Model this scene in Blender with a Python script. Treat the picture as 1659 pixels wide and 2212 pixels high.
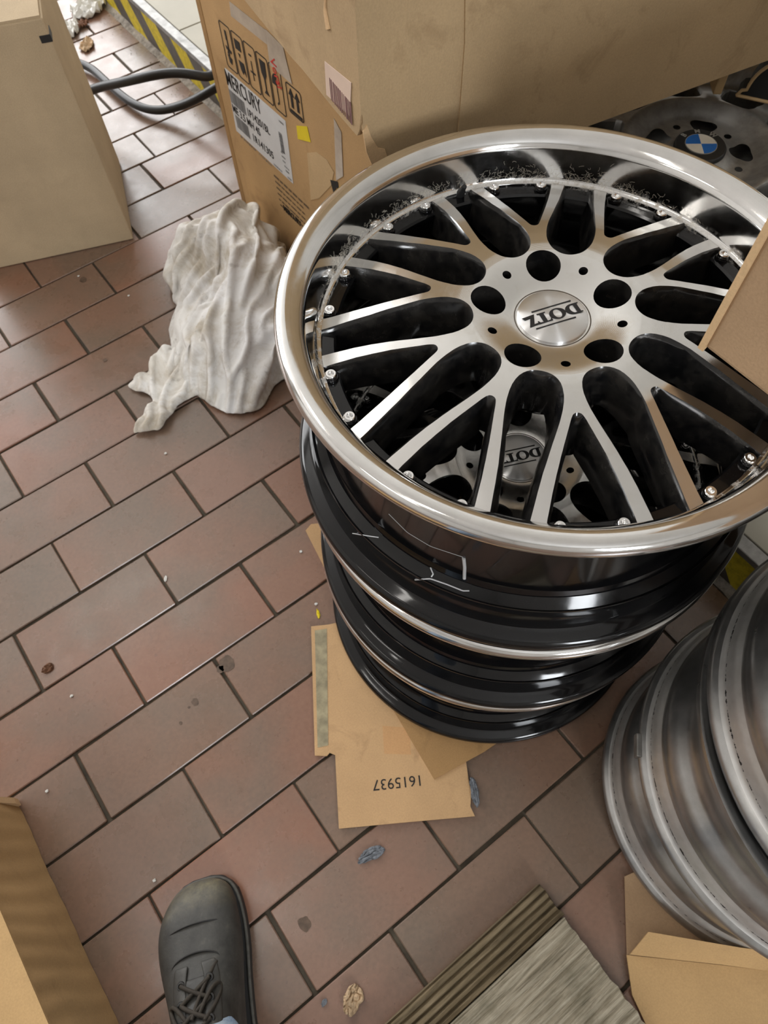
import bpy, bmesh, math, random
import numpy as np
from mathutils import Vector, Matrix, noise as mnoise

for o in list(bpy.data.objects):
    bpy.data.objects.remove(o, do_unlink=True)
scene = bpy.context.scene
COL = scene.collection
PI = math.pi
random.seed(7)

# ------------------------------------------------------------------ camera
F = 1534.0
CAM = np.array([0.28680544, -0.92380218, 1.1203671])
RC = np.array([[0.79944103, -0.60031810, -0.02263234],
               [-0.53801540, -0.69869486, -0.47155585],
               [0.26727041, 0.38915764, -0.88154572]])
cam_data = bpy.data.cameras.new('camera')
cam = bpy.data.objects.new('camera', cam_data)
COL.objects.link(cam)
cam_data.sensor_fit = 'HORIZONTAL'
cam_data.sensor_width = 36.0
cam_data.lens = F / 1659.0 * 36.0
cam_data.clip_start = 0.02
cam_data.clip_end = 60
_m = Matrix(((RC[0][0], -RC[1][0], -RC[2][0], CAM[0]),
             (RC[0][1], -RC[1][1], -RC[2][1], CAM[1]),
             (RC[0][2], -RC[1][2], -RC[2][2], CAM[2]),
             (0, 0, 0, 1)))
cam.matrix_world = _m
cam_data.dof.use_dof = True
cam_data.dof.focus_distance = 0.66
cam_data.dof.aperture_fstop = 18.0
scene.camera = cam

# ------------------------------------------------------------------ light and exposure
vs = scene.view_settings
vs.view_transform = 'Standard'
vs.look = 'None'
vs.gamma = 1.0
vs.use_curve_mapping = False
vs.exposure = 0.0
WINDOW_FAR = 7.5       # strength of the daylight window on the far wall
WINDOW_NEAR = 28.0
TUBE = 11.5
world = bpy.data.worlds.new('world')
scene.world = world
world.use_nodes = True
world.node_tree.nodes['Background'].inputs[0].default_value = (0.75, 0.85, 1.0, 1)
world.node_tree.nodes['Background'].inputs[1].default_value = 0.6


def at(px, py, z):
    """photo pixel -> point at height z"""
    d = RC.T @ np.array([(px - 829.5) / F, (py - 1106.0) / F, 1.0])
    t = (z - CAM[2]) / d[2]
    p = CAM + t * d
    return Vector((float(p[0]), float(p[1]), float(p[2])))


def on_x(px, py, x):
    d = RC.T @ np.array([(px - 829.5) / F, (py - 1106.0) / F, 1.0])
    t = (x - CAM[0]) / d[0]
    p = CAM + t * d
    return Vector((float(p[0]), float(p[1]), float(p[2])))


# ------------------------------------------------------------------ materials
class N:
    """little node-tree helper"""
    def __init__(self, name):
        m = bpy.data.materials.new(name)
        m.use_nodes = True
        self.m = m
        self.t = m.node_tree
        self.b = self.t.nodes['Principled BSDF']
        self.tc = self.t.nodes.new('ShaderNodeTexCoord')

    def node(self, kind, **kw):
        n = self.t.nodes.new(kind)
        for k, v in kw.items():
            if k in n.inputs.keys():
                n.inputs[k].default_value = v
            else:
                setattr(n, k, v)
        return n

    def link(self, a, b):
        self.t.links.new(a, b)

    def coords(self, scale=(1, 1, 1), rot=(0, 0, 0), kind='Object'):
        mp = self.node('ShaderNodeMapping')
        mp.inputs['Scale'].default_value = scale
        mp.inputs['Rotation'].default_value = rot
        self.link(self.tc.outputs[kind], mp.inputs['Vector'])
        return mp.outputs['Vector']

    def noise(self, scale, detail=4, rough=0.55, vec=None, dist=0.0):
        n = self.node('ShaderNodeTexNoise')
        n.inputs['Scale'].default_value = scale
        n.inputs['Detail'].default_value = detail
        n.inputs['Roughness'].default_value = rough
        n.inputs['Distortion'].default_value = dist
        self.link(vec if vec is not None else self.tc.outputs['Object'], n.inputs['Vector'])
        return n.outputs['Fac']

    def ramp(self, fac, stops):
        r = self.node('ShaderNodeValToRGB')
        el = r.color_ramp.elements
        while len(el) > 1:
            el.remove(el[-1])
        el[0].position = stops[0][0]
        el[0].color = c4(stops[0][1])
        for p, c in stops[1:]:
            e = el.new(p)
            e.color = c4(c)
        self.link(fac, r.inputs['Fac'])
        return r.outputs['Color']

    def mix(self, fac, a, b, mode='MIX'):
        n = self.node('ShaderNodeMix', data_type='RGBA', blend_type=mode)
        for sock, v in ((n.inputs[0], fac), (n.inputs[6], a), (n.inputs[7], b)):
            if hasattr(v, 'is_linked'):
                self.link(v, sock)
            elif isinstance(v, (int, float)):
                sock.default_value = v
            else:
                sock.default_value = c4(v)
        return n.outputs[2]

    def math(self, op, a, b=0.0, clamp=False):
        n = self.node('ShaderNodeMath', operation=op, use_clamp=clamp)
        for i, v in enumerate((a, b)):
            if hasattr(v, 'is_linked'):
                self.link(v, n.inputs[i])
            else:
                n.inputs[i].default_value = v
        return n.outputs[0]

    def bump(self, height, strength=0.3, dist=0.001):
        b = self.node('ShaderNodeBump')
        b.inputs['Strength'].default_value = strength
        b.inputs['Distance'].default_value = dist
        self.link(height, b.inputs['Height'])
        self.link(b.outputs['Normal'], self.b.inputs['Normal'])

    def set(self, name, v):
        s = self.b.inputs[name]
        if hasattr(v, 'is_linked'):
            self.link(v, s)
        elif isinstance(v, tuple):
            s.default_value = c4(v)
        else:
            s.default_value = v


def c4(c):
    if isinstance(c, (int, float)):
        return (c, c, c, 1)
    return (c[0], c[1], c[2], 1)


def srgb(r, g, b):
    f = lambda v: (v / 255 / 12.92) if v / 255 <= 0.04045 else ((v / 255 + 0.055) / 1.055) ** 2.4
    return (f(r), f(g), f(b))


def simple(name, col, rough=0.5, metal=0.0, var=0.12, scale=30, coat=0.0, emit=0.0, bump=0.0, bscale=300):
    n = N(name)
    f = n.noise(scale, 5)
    lo = tuple(max(0, c * (1 - var)) for c in col)
    hi = tuple(min(1, c * (1 + var)) for c in col)
    n.set('Base Color', n.ramp(f, [(0.3, lo), (0.7, hi)]))
    n.set('Roughness', rough)
    n.set('Metallic', metal)
    n.set('Coat Weight', coat)
    if emit:
        n.set('Emission Color', tuple(col))
        n.set('Emission Strength', emit)
    if bump:
        n.bump(n.noise(bscale, 3), bump, 0.001)
    return n.m


def cardboard(name, c, stain=0.25, corr=(0, 0, 0), corr_amt=0.0, dark=(0.10, 0.065, 0.035)):
    n = N(name)
    big = n.noise(7, 5, 0.6)
    fib = n.noise(420, 3, 0.6)
    st = n.noise(16, 6, 0.65, dist=0.6)
    base = n.ramp(big, [(0.3, tuple(x * 0.86 for x in c)), (0.7, tuple(min(1, x * 1.08) for x in c))])
    base = n.mix(0.18, base, n.ramp(fib, [(0.3, tuple(x * 0.6 for x in c)), (0.7, tuple(min(1, x * 1.3) for x in c))]))
    mask = n.ramp(st, [(0.56, 0.0), (0.75, stain)])
    base = n.mix(mask, base, dark)
    n.set('Base Color', base)
    n.set('Roughness', 0.82)
    n.set('Specular IOR Level', 0.25)
    h = n.noise(500, 2)
    if corr_amt:
        w = n.node('ShaderNodeTexWave', wave_type='BANDS', bands_direction='X')
        w.inputs['Scale'].default_value = 1.0
        w.inputs['Distortion'].default_value = 0.25
        w.inputs['Detail'].default_value = 1.0
        n.link(n.coords(corr), w.inputs['Vector'])
        h = n.math('ADD', n.math('MULTIPLY', h, 0.3), n.math('MULTIPLY', w.outputs['Fac'], corr_amt))
    n.bump(h, 0.35, 0.0012)
    return n.m


def mat_tile():
    n = N('clay_tile')
    oi = n.node('ShaderNodeObjectInfo')
    rnd = oi.outputs['Random']
    base = n.ramp(rnd, [(0.0, srgb(136, 97, 76)), (0.25, srgb(120, 98, 80)), (0.5, srgb(136, 102, 84)),
                        (0.75, srgb(113, 97, 81)), (1.0, srgb(142, 95, 72))])
    off = n.node('ShaderNodeVectorMath', operation='SCALE')
    n.link(oi.outputs['Location'], off.inputs[0])
    off.inputs['Scale'].default_value = 3.7
    add = n.node('ShaderNodeVectorMath', operation='ADD')
    n.link(n.tc.outputs['Object'], add.inputs[0])
    n.link(off.outputs[0], add.inputs[1])
    v = add.outputs[0]
    cloud = n.noise(6.0, 4, 0.5, v)
    base = n.mix(n.ramp(cloud, [(0.42, 0.0), (0.66, 0.75)]), base, srgb(107, 96, 82))
    grain = n.noise(160, 4, 0.6, v)
    base = n.mix(0.22, base, n.ramp(grain, [(0.3, srgb(84, 60, 50)), (0.7, srgb(142, 108, 94))]))
    spots = n.noise(34, 5, 0.7, v)
    base = n.mix(n.ramp(spots, [(0.66, 0.0), (0.78, 0.55)]), base, srgb(74, 60, 52))
    pit = n.noise(260, 2, 0.5, v)
    base = n.mix(n.ramp(pit, [(0.72, 0.0), (0.78, 0.6)]), base, srgb(70, 54, 48))
    n.set('Base Color', base)
    n.set('Roughness', n.ramp(n.noise(18, 5, 0.6, v), [(0.3, 0.23), (0.7, 0.36)]))
    n.set('Specular IOR Level', 0.75)
    n.bump(n.math('ADD', n.noise(9, 3, 0.5, v), n.math('MULTIPLY', n.noise(220, 3, 0.5, v), 0.06)), 0.10, 0.004)
    return n.m


def mat_polished(name='polished_lip', dirt=True):
    n = N(name)
    smear = n.noise(26, 6, 0.65)
    col = n.ramp(smear, [(0.3, (0.70, 0.695, 0.685)), (0.7, (0.82, 0.818, 0.81))])
    rough = n.ramp(n.noise(60, 6, 0.7), [(0.3, 0.055), (0.75, 0.16)])
    metal = 1.0
    if dirt:
        sep = n.node('ShaderNodeSeparateXYZ')
        n.link(n.tc.outputs['Object'], sep.inputs[0])
        low = n.math('MULTIPLY', n.math('ADD', sep.outputs['Z'], 0.0385), -140.0, True)     # only near the seam ring
        lint = n.noise(110, 8, 0.72)
        mask = n.math('MULTIPLY', low, n.ramp(lint, [(0.50, 0.0), (0.68, 0.75)]))
        col = n.mix(mask, col, (0.42, 0.37, 0.29))
        n.set('Metallic', n.math('SUBTRACT', 1.0, mask))
        rough = n.mix(mask, rough, (0.8, 0.8, 0.8))
    else:
        n.set('Metallic', metal)
    n.set('Base Color', col)
    n.set('Roughness', rough)
    return n.m


def mat_machined():
    n = N('machined_aluminium')
    ox = n.noise(62, 8, 0.68, dist=0.6)
    col = n.ramp(n.noise(12, 4), [(0.3, (0.74, 0.737, 0.725)), (0.7, (0.82, 0.815, 0.80))])
    m1 = n.ramp(ox, [(0.52, 0.0), (0.66, 0.25)])
    col = n.mix(m1, col, (0.66, 0.64, 0.59))
    st = n.noise(120, 6, 0.7)
    m2 = n.ramp(st, [(0.66, 0.0), (0.76, 0.22)])
    col = n.mix(m2, col, (0.28, 0.22, 0.15))
    n.set('Base Color', col)
    n.set('Metallic', 1.0)
    n.set('Roughness', n.ramp(ox, [(0.38, 0.15), (0.70, 0.24)]))
    # fine concentric lathe marks
    w = n.node('ShaderNodeTexWave', wave_type='RINGS', rings_direction='Z')
    w.inputs['Scale'].default_value = 420
    w.inputs['Distortion'].default_value = 0.3
    n.link(n.tc.outputs['Object'], w.inputs['Vector'])
    n.bump(n.math('ADD', n.math('MULTIPLY', w.outputs['Fac'], 0.5), n.noise(240, 3)), 0.05, 0.0006)
    return n.m


def mat_gloss_black():
    n = N('gloss_black_paint')
    d = n.noise(900, 2, 0.5)
    smear = n.noise(22, 6, 0.7)
    col = n.mix(n.ramp(d, [(0.70, 0.0), (0.76, 0.25)]), (0.0045, 0.0045, 0.005), (0.10, 0.095, 0.085))
    col = n.mix(n.ramp(smear, [(0.58, 0.0), (0.78, 0.10)]), col, (0.07, 0.06, 0.05))
    n.set('Base Color', col)
    n.set('Roughness', n.ramp(smear, [(0.35, 0.05), (0.75, 0.16)]))
    n.set('Specular IOR Level', 0.42)
    return n.m


MT = {}
MT['tile'] = mat_tile()
MT['grout'] = simple('dirty_grout', srgb(70, 62, 50), 0.9, var=0.35, scale=40, bump=0.5)
MT['lip'] = mat_polished()
MT['machined'] = mat_machined()
MT['black'] = mat_gloss_black()
MT['flange_black'] = simple('satin_black_flange', (0.010, 0.010, 0.011), 0.30, coat=0.15)
n_ = N('black_spoke_sides')
sm = n_.noise(40, 6, 0.7)
n_.set('Base Color', n_.ramp(sm, [(0.40, (0.006, 0.006, 0.0065)), (0.75, (0.035, 0.032, 0.028))]))
n_.set('Roughness', n_.ramp(sm, [(0.35, 0.10), (0.75, 0.28)]))
n_.set('Specular IOR Level', 0.6)
MT['black_spoke'] = n_.m
MT['chrome'] = simple('chrome', (0.86, 0.86, 0.86), 0.10, 1.0, var=0.04)
MT['rubber'] = simple('black_rubber', (0.012, 0.012, 0.012), 0.55)
MT['ink'] = simple('black_print', (0.006, 0.006, 0.007), 0.5)
MT['grey_print'] = simple('grey_print', (0.16, 0.16, 0.16), 0.6)
MT['brown_print'] = simple('brown_print', (0.13, 0.085, 0.05), 0.8)
MT['paper'] = simple('white_paper', (0.66, 0.66, 0.66), 0.55, var=0.05)
MT['pink_paper'] = simple('aged_pink_paper', (0.68, 0.52, 0.42), 0.6, var=0.05)
MT['plum_print'] = simple('plum_print', (0.20, 0.10, 0.10), 0.6)
MT['yellow'] = simple('yellow_sticker', (0.80, 0.62, 0.02), 0.5, var=0.05)
MT['red'] = simple('red_marker', (0.62, 0.04, 0.03), 0.5)
MT['clear_tape'] = simple('clear_tape', (0.52, 0.44, 0.36), 0.22, var=0.15, coat=0.5)
MT['box_print'] = cardboard('printed_carton', srgb(192, 156, 110), 0.35, dark=srgb(120, 88, 54))
MT['box_big'] = cardboard('old_big_carton', srgb(182, 156, 120), 0.38, (260, 0, 0), 0.12, dark=srgb(110, 80, 48))
MT['box_left'] = cardboard('tan_carton', srgb(182, 162, 132), 0.08)
MT['box_near'] = cardboard('kraft_carton', srgb(190, 156, 110), 0.15, (0, 900, 0), 0.2)
MT['sheet'] = cardboard('floor_cardboard', srgb(196, 160, 118), 0.5, (0, 0, 0), 0.0, dark=srgb(120, 92, 64))
MT['sheet_grey'] = cardboard('grubby_cardboard', srgb(168, 132, 88), 0.4, dark=srgb(92, 72, 50))
MT['flap'] = cardboard('kraft_flap', srgb(176, 146, 114), 0.25)
MT['torn'] = cardboard('torn_cardboard_core', srgb(214, 180, 138), 0.1)
MT['wall'] = simple('wall_paint', (0.60, 0.585, 0.56), 0.85, var=0.06, scale=3)
MT['ceiling'] = simple('ceiling_paint', (0.74, 0.73, 0.71), 0.9, var=0.04, scale=3)


# ------------------------------------------------------------------ object helpers
def tag(o, label=None, cat=None, group=None, kind=None):
    if label:
        o['label'] = label
    if cat:
        o['category'] = cat
    if group:
        o['group'] = group
    if kind:
        o['kind'] = kind
    return o


def link(o, parent=None):
    COL.objects.link(o)
    if parent is not None:
        o.parent = parent
    return o


def empty(name, loc=(0, 0, 0), rot=(0, 0, 0)):
    o = bpy.data.objects.new(name, None)
    o.empty_display_size = 0.05
    o.location = loc
    o.rotation_euler = rot
    return link(o)


def mesh_obj(name, verts, faces, mats, parent=None, smooth=False, mat_idx=None):
    me = bpy.data.meshes.new(name)
    me.from_pydata([tuple(v) for v in verts], [], faces)
    if not isinstance(mats, (list, tuple)):
        mats = [mats]
    for m in mats:
        me.materials.append(m)
    if mat_idx is not None:
        me.polygons.foreach_set('material_index', mat_idx)
    if smooth:
        me.polygons.foreach_set('use_smooth', [True] * len(me.polygons))
    me.update()
    return link(bpy.data.objects.new(name, me), parent)


def bm_obj(name, bm, mats, parent=None, smooth=False, angle=None):
    me = bpy.data.meshes.new(name)
    bmesh.ops.recalc_face_normals(bm, faces=bm.faces)
    bm.to_mesh(me)
    bm.free()
    if not isinstance(mats, (list, tuple)):
        mats = [mats]
    for m in mats:
        me.materials.append(m)
    if smooth:
        me.polygons.foreach_set('use_smooth', [True] * len(me.polygons))
        if angle:
            me.set_sharp_from_angle(angle=math.radians(angle))
    return link(bpy.data.objects.new(name, me), parent)


def box_bm(x0, x1, y0, y1, z0, z1, bevel=0.0, seg=2):
    bm = bmesh.new()
    vs_ = [bm.verts.new(p) for p in ((x0, y0, z0), (x1, y0, z0), (x1, y1, z0), (x0, y1, z0),
                                     (x0, y0, z1), (x1, y0, z1), (x1, y1, z1), (x0, y1, z1))]
    for f in ((0, 3, 2, 1), (4, 5, 6, 7), (0, 1, 5, 4), (1, 2, 6, 5), (2, 3, 7, 6), (3, 0, 4, 7)):
        bm.faces.new([vs_[i] for i in f])
    if bevel:
        bmesh.ops.bevel(bm, geom=bm.edges[:], offset=bevel, segments=seg, affect='EDGES', profile=0.6)
    return bm


def box(name, x0, x1, y0, y1, z0, z1, mat, parent=None, bevel=0.0, seg=2):
    return bm_obj(name, box_bm(x0, x1, y0, y1, z0, z1, bevel, seg), mat, parent)


def prism(name, pts, z0, z1, mat, parent=None, mtx=None):
    """flat sheet: polygon pts (x, y) between heights z0 and z1, optionally placed by a matrix"""
    bm = bmesh.new()
    lo = [bm.verts.new((p[0], p[1], z0)) for p in pts]
    hi = [bm.verts.new((p[0], p[1], z1)) for p in pts]
    n = len(pts)
    ft = bm.faces.new(hi)
    fb = bm.faces.new(lo[::-1])
    for i in range(n):
        bm.faces.new((lo[i], lo[(i + 1) % n], hi[(i + 1) % n], hi[i]))
    bmesh.ops.triangulate(bm, faces=[ft, fb])
    if mtx is not None:
        bmesh.ops.transform(bm, matrix=mtx, verts=bm.verts)
    return bm_obj(name, bm, mat, parent)


def lathe(name, prof, mats, parent=None, seg=144, idx=None, closed=False, smooth=True, angle=40):
    """prof: list of (r, z)"""
    verts, faces, mi = [], [], []
    for s in range(seg):
        a = 2 * PI * s / seg
        ca, sa = math.cos(a), math.sin(a)
        for r, z in prof:
            verts.append((r * ca, r * sa, z))
    k = len(prof)
    last = k if closed else k - 1
    for s in range(seg):
        t = (s + 1) % seg
        for i in range(last):
            j = (i + 1) % k
            faces.append((s * k + i, t * k + i, t * k + j, s * k + j))
            mi.append(idx[i] if idx else 0)
    o = mesh_obj(name, verts, faces, mats, parent, smooth, mi)
    bm = bmesh.new()
    bm.from_mesh(o.data)
    bmesh.ops.remove_doubles(bm, verts=bm.verts, dist=1e-6)
    bmesh.ops.recalc_face_normals(bm, faces=bm.faces)
    bm.to_mesh(o.data)
    bm.free()
    if smooth and angle:
        o.data.set_sharp_from_angle(angle=math.radians(angle))
    return o


def tube(name, pts, rad, mat, parent=None, cyclic=False, res=8, order_smooth=True, taper=None):
    cu = bpy.data.curves.new(name, 'CURVE')
    cu.dimensions = '3D'
    cu.bevel_depth = rad
    cu.bevel_resolution = 3
    cu.resolution_u = res
    cu.use_fill_caps = True
    sp = cu.splines.new('NURBS' if order_smooth else 'POLY')
    sp.points.add(len(pts) - 1)
    for i, p in enumerate(pts):
        sp.points[i].co = (p[0], p[1], p[2], 1)
        if taper:
            sp.points[i].radius = taper[i]
    if order_smooth:
        sp.order_u = 4
        sp.use_endpoint_u = not cyclic
    sp.use_cyclic_u = cyclic
    return curve_to_mesh(name, cu, mat, parent, True)


def curve_to_mesh(name, cu, mat, parent=None, smooth=False, mtx=None):
    tmp = bpy.data.objects.new('tmp', cu)
    COL.objects.link(tmp)
    bpy.context.view_layer.update()
    dg = bpy.context.evaluated_depsgraph_get()
    me = bpy.data.meshes.new_from_object(tmp.evaluated_get(dg))
    bpy.data.objects.remove(tmp, do_unlink=True)
    bpy.data.curves.remove(cu)
    me.name = name
    me.materials.clear()
    me.materials.append(mat)
    if mtx is not None:
        me.transform(mtx)
    me.polygons.foreach_set('use_smooth', [smooth] * len(me.polygons))
    return link(bpy.data.objects.new(name, me), parent)


def text(name, body, size, mat, mtx, parent=None, sx=1.0, bold=0.0, extrude=0.0002, align='LEFT', spacing=1.0):
    cu = bpy.data.curves.new(name, 'FONT')
    cu.body = body
    cu.size = size
    cu.offset = bold
    cu.extrude = extrude
    cu.align_x = align
    cu.align_y = 'CENTER'
    cu.space_character = spacing
    cu.resolution_u = 3
    return curve_to_mesh(name, cu, mat, parent, False, mtx @ Matrix.Diagonal((sx, 1, 1, 1)))


def shape2d(name, loops, mat, mtx, parent=None, extrude=0.0002):
    """filled 2-D outline (several loops: holes) placed by a matrix"""
    cu = bpy.data.curves.new(name, 'CURVE')
    cu.dimensions = '2D'
    cu.fill_mode = 'BOTH'
    cu.extrude = extrude
    for lp in loops:
        sp = cu.splines.new('POLY')
        sp.points.add(len(lp) - 1)
        for i, p in enumerate(lp):
            sp.points[i].co = (p[0], p[1], 0, 1)
        sp.use_cyclic_u = True
    return curve_to_mesh(name, cu, mat, parent, False, mtx)


def frame_mtx(o, xdir, ydir):
    x = Vector(xdir).normalized()
    y = Vector(ydir).normalized()
    z = x.cross(y).normalized()
    return Matrix(((x[0], y[0], z[0], o[0]), (x[1], y[1], z[1], o[1]), (x[2], y[2], z[2], o[2]), (0, 0, 0, 1)))


def copy_tree(o, parent=None):
    c = o.copy()
    COL.objects.link(c)
    if parent is not None:
        c.parent = parent
    for ch in list(o.children):
        copy_tree(ch, c)
    return c


def ellipse(rx, ry, cx=0, cy=0, n=40, a0=0, a1=2 * PI):
    return [(cx + rx * math.cos(a0 + (a1 - a0) * i / n), cy + ry * math.sin(a0 + (a1 - a0) * i / n)) for i in range(n)]


def arc(rx, ry, cx, cy, a0, a1, n=14):
    return [(cx + rx * math.cos(a0 + (a1 - a0) * i / n), cy + ry * math.sin(a0 + (a1 - a0) * i / n)) for i in range(n + 1)]


def interp(tab, x):
    return float(np.interp(x, [t[0] for t in tab], [t[1] for t in tab]))


# ================================================================== THE SETTING
X0, X1, Y0, Y1, H = -3.6, 4.2, -4.6, 4.6, 3.7
STEP_X, STEP_H = 1.003, 0.10

fl = box('floor', X0, X1, Y0, Y1, -0.12, -0.0045, MT['grout'])
tag(fl, kind='structure')
# clay tiles: pitch 245 x 118.7 mm, half bond, rows along x
PU, PV = 0.1225, 0.1225 * 0.96892


def tile_mesh(w, h):
    bm = box_bm(-w / 2, w / 2, -h / 2, h / 2, -0.011, 0.0, 0.0014, 1)
    me = bpy.data.meshes.new('tile')
    bmesh.ops.recalc_face_normals(bm, faces=bm.faces)
    bm.to_mesh(me)
    bm.free()
    me.materials.append(MT['tile'])
    return me


TM = [tile_mesh(2 * PU - g, PV - g2) for g, g2 in ((0.0046, 0.0042), (0.0054, 0.0046), (0.0040, 0.0038), (0.0060, 0.0050))]
rt = random.Random(3)
far_v, far_f = [], []


def in_view(x, y):
    d = RC @ (np.array([x, y, 0.0]) - CAM)
    if d[2] <= 0.05:
        return False
    px, py = 829.5 + F * d[0] / d[2], 1106 + F * d[1] / d[2]
    return -260 < px < 1700 and -230 < py < 2420


ntile = 0
for row in range(-34, 38):                 # row k lies between line k and line k+1 (y = -k*PV)
    yc = -(row + 0.5) * PV
    if yc < Y0 + 0.08 or yc > Y1 - 0.08:
        continue
    shift = 0.0
    if row <= -7:
        shift = -0.66
    for ku in range(-30, 36):
        u = 2 * ku + (row % 2) + shift     # left joint
        x0_, x1_ = u * PU, (u + 2) * PU
        xc = (x0_ + x1_) / 2
        if xc < X0 + 0.14 or xc > X1 - 0.14:
            continue
        cut = x1_ > STEP_X - 0.016
        if x0_ > STEP_X - 0.05:
            continue
        if in_view(xc, yc):
            if cut:
                w = STEP_X - 0.018 - x0_
                me = tile_mesh(w - 0.005, PV - 0.0048)
                xc = x0_ + w / 2
            else:
                me = rt.choice(TM)
            o = bpy.data.objects.new('tile', me)
            o.location = (xc + rt.uniform(-.0012, .0012), yc + rt.uniform(-.001, .001), rt.uniform(-.0007, 0.0))
            o.rotation_euler = (rt.uniform(-.003, .003), rt.uniform(-.002, .002), rt.uniform(-.006, .006))
            link(o, fl)
            ntile += 1
        else:
            b = len(far_v)
            ww, hh = PU - 0.003, PV / 2 - 0.0025
            far_v += [(xc - ww, yc - hh, 0), (xc + ww, yc - hh, 0), (xc + ww, yc + hh, 0), (xc - ww, yc + hh, 0)]
            far_f.append((b, b + 1, b + 2, b + 3))
o = mesh_obj('outlying_tiles', [(v[0], v[1], -0.001) for v in far_v], far_f, MT['tile'], fl)
tag(o, kind='stuff')

# old stains on two tiles
def stain(px, py, rad, mat, seed):
    c = at(px, py, 0)
    r = random.Random(seed)
    pts = []
    for i in range(26):
        a = 2 * PI * i / 26
        k = rad * (1 + .35 * mnoise.noise(Vector((math.cos(a) * 1.6, math.sin(a) * 1.6, seed))))
        pts.append((c[0] + k * math.cos(a), c[1] + k * math.sin(a)))
    prism('stain', pts, .0001, .00035, mat, fl)


MT['stain'] = simple('dried_stain', srgb(92, 74, 60), 0.55, var=.35, scale=120)
for px_, py_, rad_, sd_ in ((490, 1434, .013, 1), (476, 1446, .006, 2), (421, 1516, .0055, 3), (408, 1528, .002, 4), (390, 1562, .0025, 5), (180, 604, .008, 6), (227, 778, .004, 7), (658, 1996, .009, 8)):
    stain(px_, py_, rad_, MT['stain'], sd_)

# gutter of mortar and dust along the step
n_ = N('mortar_dust')
n_.set('Base Color', n_.ramp(n_.noise(60, 6, 0.7), [(0.3, srgb(96, 88, 78)), (0.55, srgb(150, 142, 132)), (0.75, srgb(176, 166, 150))]))
n_.set('Roughness', 0.95)
n_.bump(n_.noise(120, 5, 0.7), 0.8, 0.004)
MT['mortar'] = n_.m
bm = bmesh.new()
prev = None
rg = random.Random(5)
for i in range(120):
    y = -1.7 + i * 0.035
    a = bm.verts.new((STEP_X - 0.020 + rg.uniform(-.004, .002), y, -0.002))
    b = bm.verts.new((STEP_X - 0.010, y, 0.002 + rg.uniform(-.002, .003)))
    c = bm.verts.new((STEP_X + 0.002, y, 0.007 + rg.uniform(-.002, .004)))
    if prev:
        bm.faces.new((prev[0], a, b, prev[1]))
        bm.faces.new((prev[1], b, c, prev[2]))
    prev = (a, b, c)
tag(bm_obj('trim_1', bm, MT['mortar'], None, True), kind='structure')

# raised platform behind: hazard striped face, steel nosing, pale tiles
n_ = N('hazard_stripes')
sep = n_.node('ShaderNodeSeparateXYZ')
n_.link(n_.tc.outputs['Object'], sep.inputs[0])
ph = n_.math('ADD', sep.outputs['Y'], n_.math('MULTIPLY', sep.outputs['Z'], -0.95))
fr = n_.math('FRACT', n_.math('MULTIPLY', n_.math('ADD', ph, 20.04), 1 / 0.165))
msk = n_.math('GREATER_THAN', fr, 0.48)
wear = n_.noise(60, 7, 0.7)
ycol = n_.ramp(wear, [(0.3, srgb(150, 132, 30)), (0.55, srgb(206, 184, 44)), (0.75, srgb(214, 194, 62))])
kcol = n_.ramp(wear, [(0.3, srgb(58, 52, 46)), (0.7, srgb(90, 82, 74))])
n_.set('Base Color', n_.mix(msk, kcol, ycol))
n_.set('Roughness', 0.55)
MT['hazard'] = n_.m
MT['platform'] = simple('platform_grout', srgb(150, 145, 131), 0.8)
MT['steel'] = simple('worn_steel', (0.30, 0.295, 0.285), 0.55, 0.8, var=0.3, scale=40)
MT['pale_tile'] = simple('pale_floor_tile', srgb(168, 163, 148), 0.6, var=0.08, scale=9)
plat = box('step_platform', STEP_X, X1, Y0, Y1, -0.0044, STEP_H - 0.006, [MT['platform']])
tag(plat, kind='structure')
box('striped_face', STEP_X - 0.003, STEP_X, -2.6, Y1, 0.0, STEP_H - 0.012, MT['hazard'], plat)
bm = box_bm(STEP_X - 0.005, STEP_X + 0.020, -2.6, Y1, STEP_H - 0.013, STEP_H + 0.0005, 0.002, 2)
bm_obj('steel_nosing', bm, MT['steel'], plat)
pt = None
for i in range(4):
    for j in range(16):
        w = 0.30
        if pt is None:
            bm = box_bm(-w / 2 + .002, w / 2 - .002, -w / 2 + .002, w / 2 - .002, -0.006, 0.0, 0.001, 1)
            p0 = bm_obj('tile', bm, MT['pale_tile'], plat)
            pt = p0.data
        else:
            p0 = link(bpy.data.objects.new('tile', pt), plat)
        p0.location = (STEP_X + 0.021 + w * (i + 0.5), -2.4 + w * (j + 0.5) + 0.08, STEP_H)

# shell of the workshop (out of view; it is what the polished metal mirrors)
tag(box('wall_far', X0, X1, Y1, Y1 + 0.12, -0.12, H, MT['wall']), kind='structure')
tag(box('wall_near', X0, X1, Y0 - 0.12, Y0, -0.12, H, MT['wall']), kind='structure')
tag(box('wall_left', X0 - 0.12, X0, Y0, Y1, -0.12, H, MT['wall']), kind='structure')
tag(box('wall_right', X1, X1 + 0.12, Y0, Y1, -0.12, H, MT['wall']), kind='structure')
tag(box('ceiling', X0, X1, Y0, Y1, H, H + 0.1, MT['ceiling']), kind='structure')


def emissive(name, col, strength):
    m = bpy.data.materials.new(name)
    m.use_nodes = True
    b = m.node_tree.nodes['Principled BSDF']
    b.inputs['Base Color'].default_value = c4(col)
    b.inputs['Emission Color'].default_value = c4(col)
    b.inputs['Emission Strength'].default_value = strength
    return m


MT['frame'] = simple('window_frame_paint', (0.5, 0.5, 0.48), 0.5)


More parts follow.
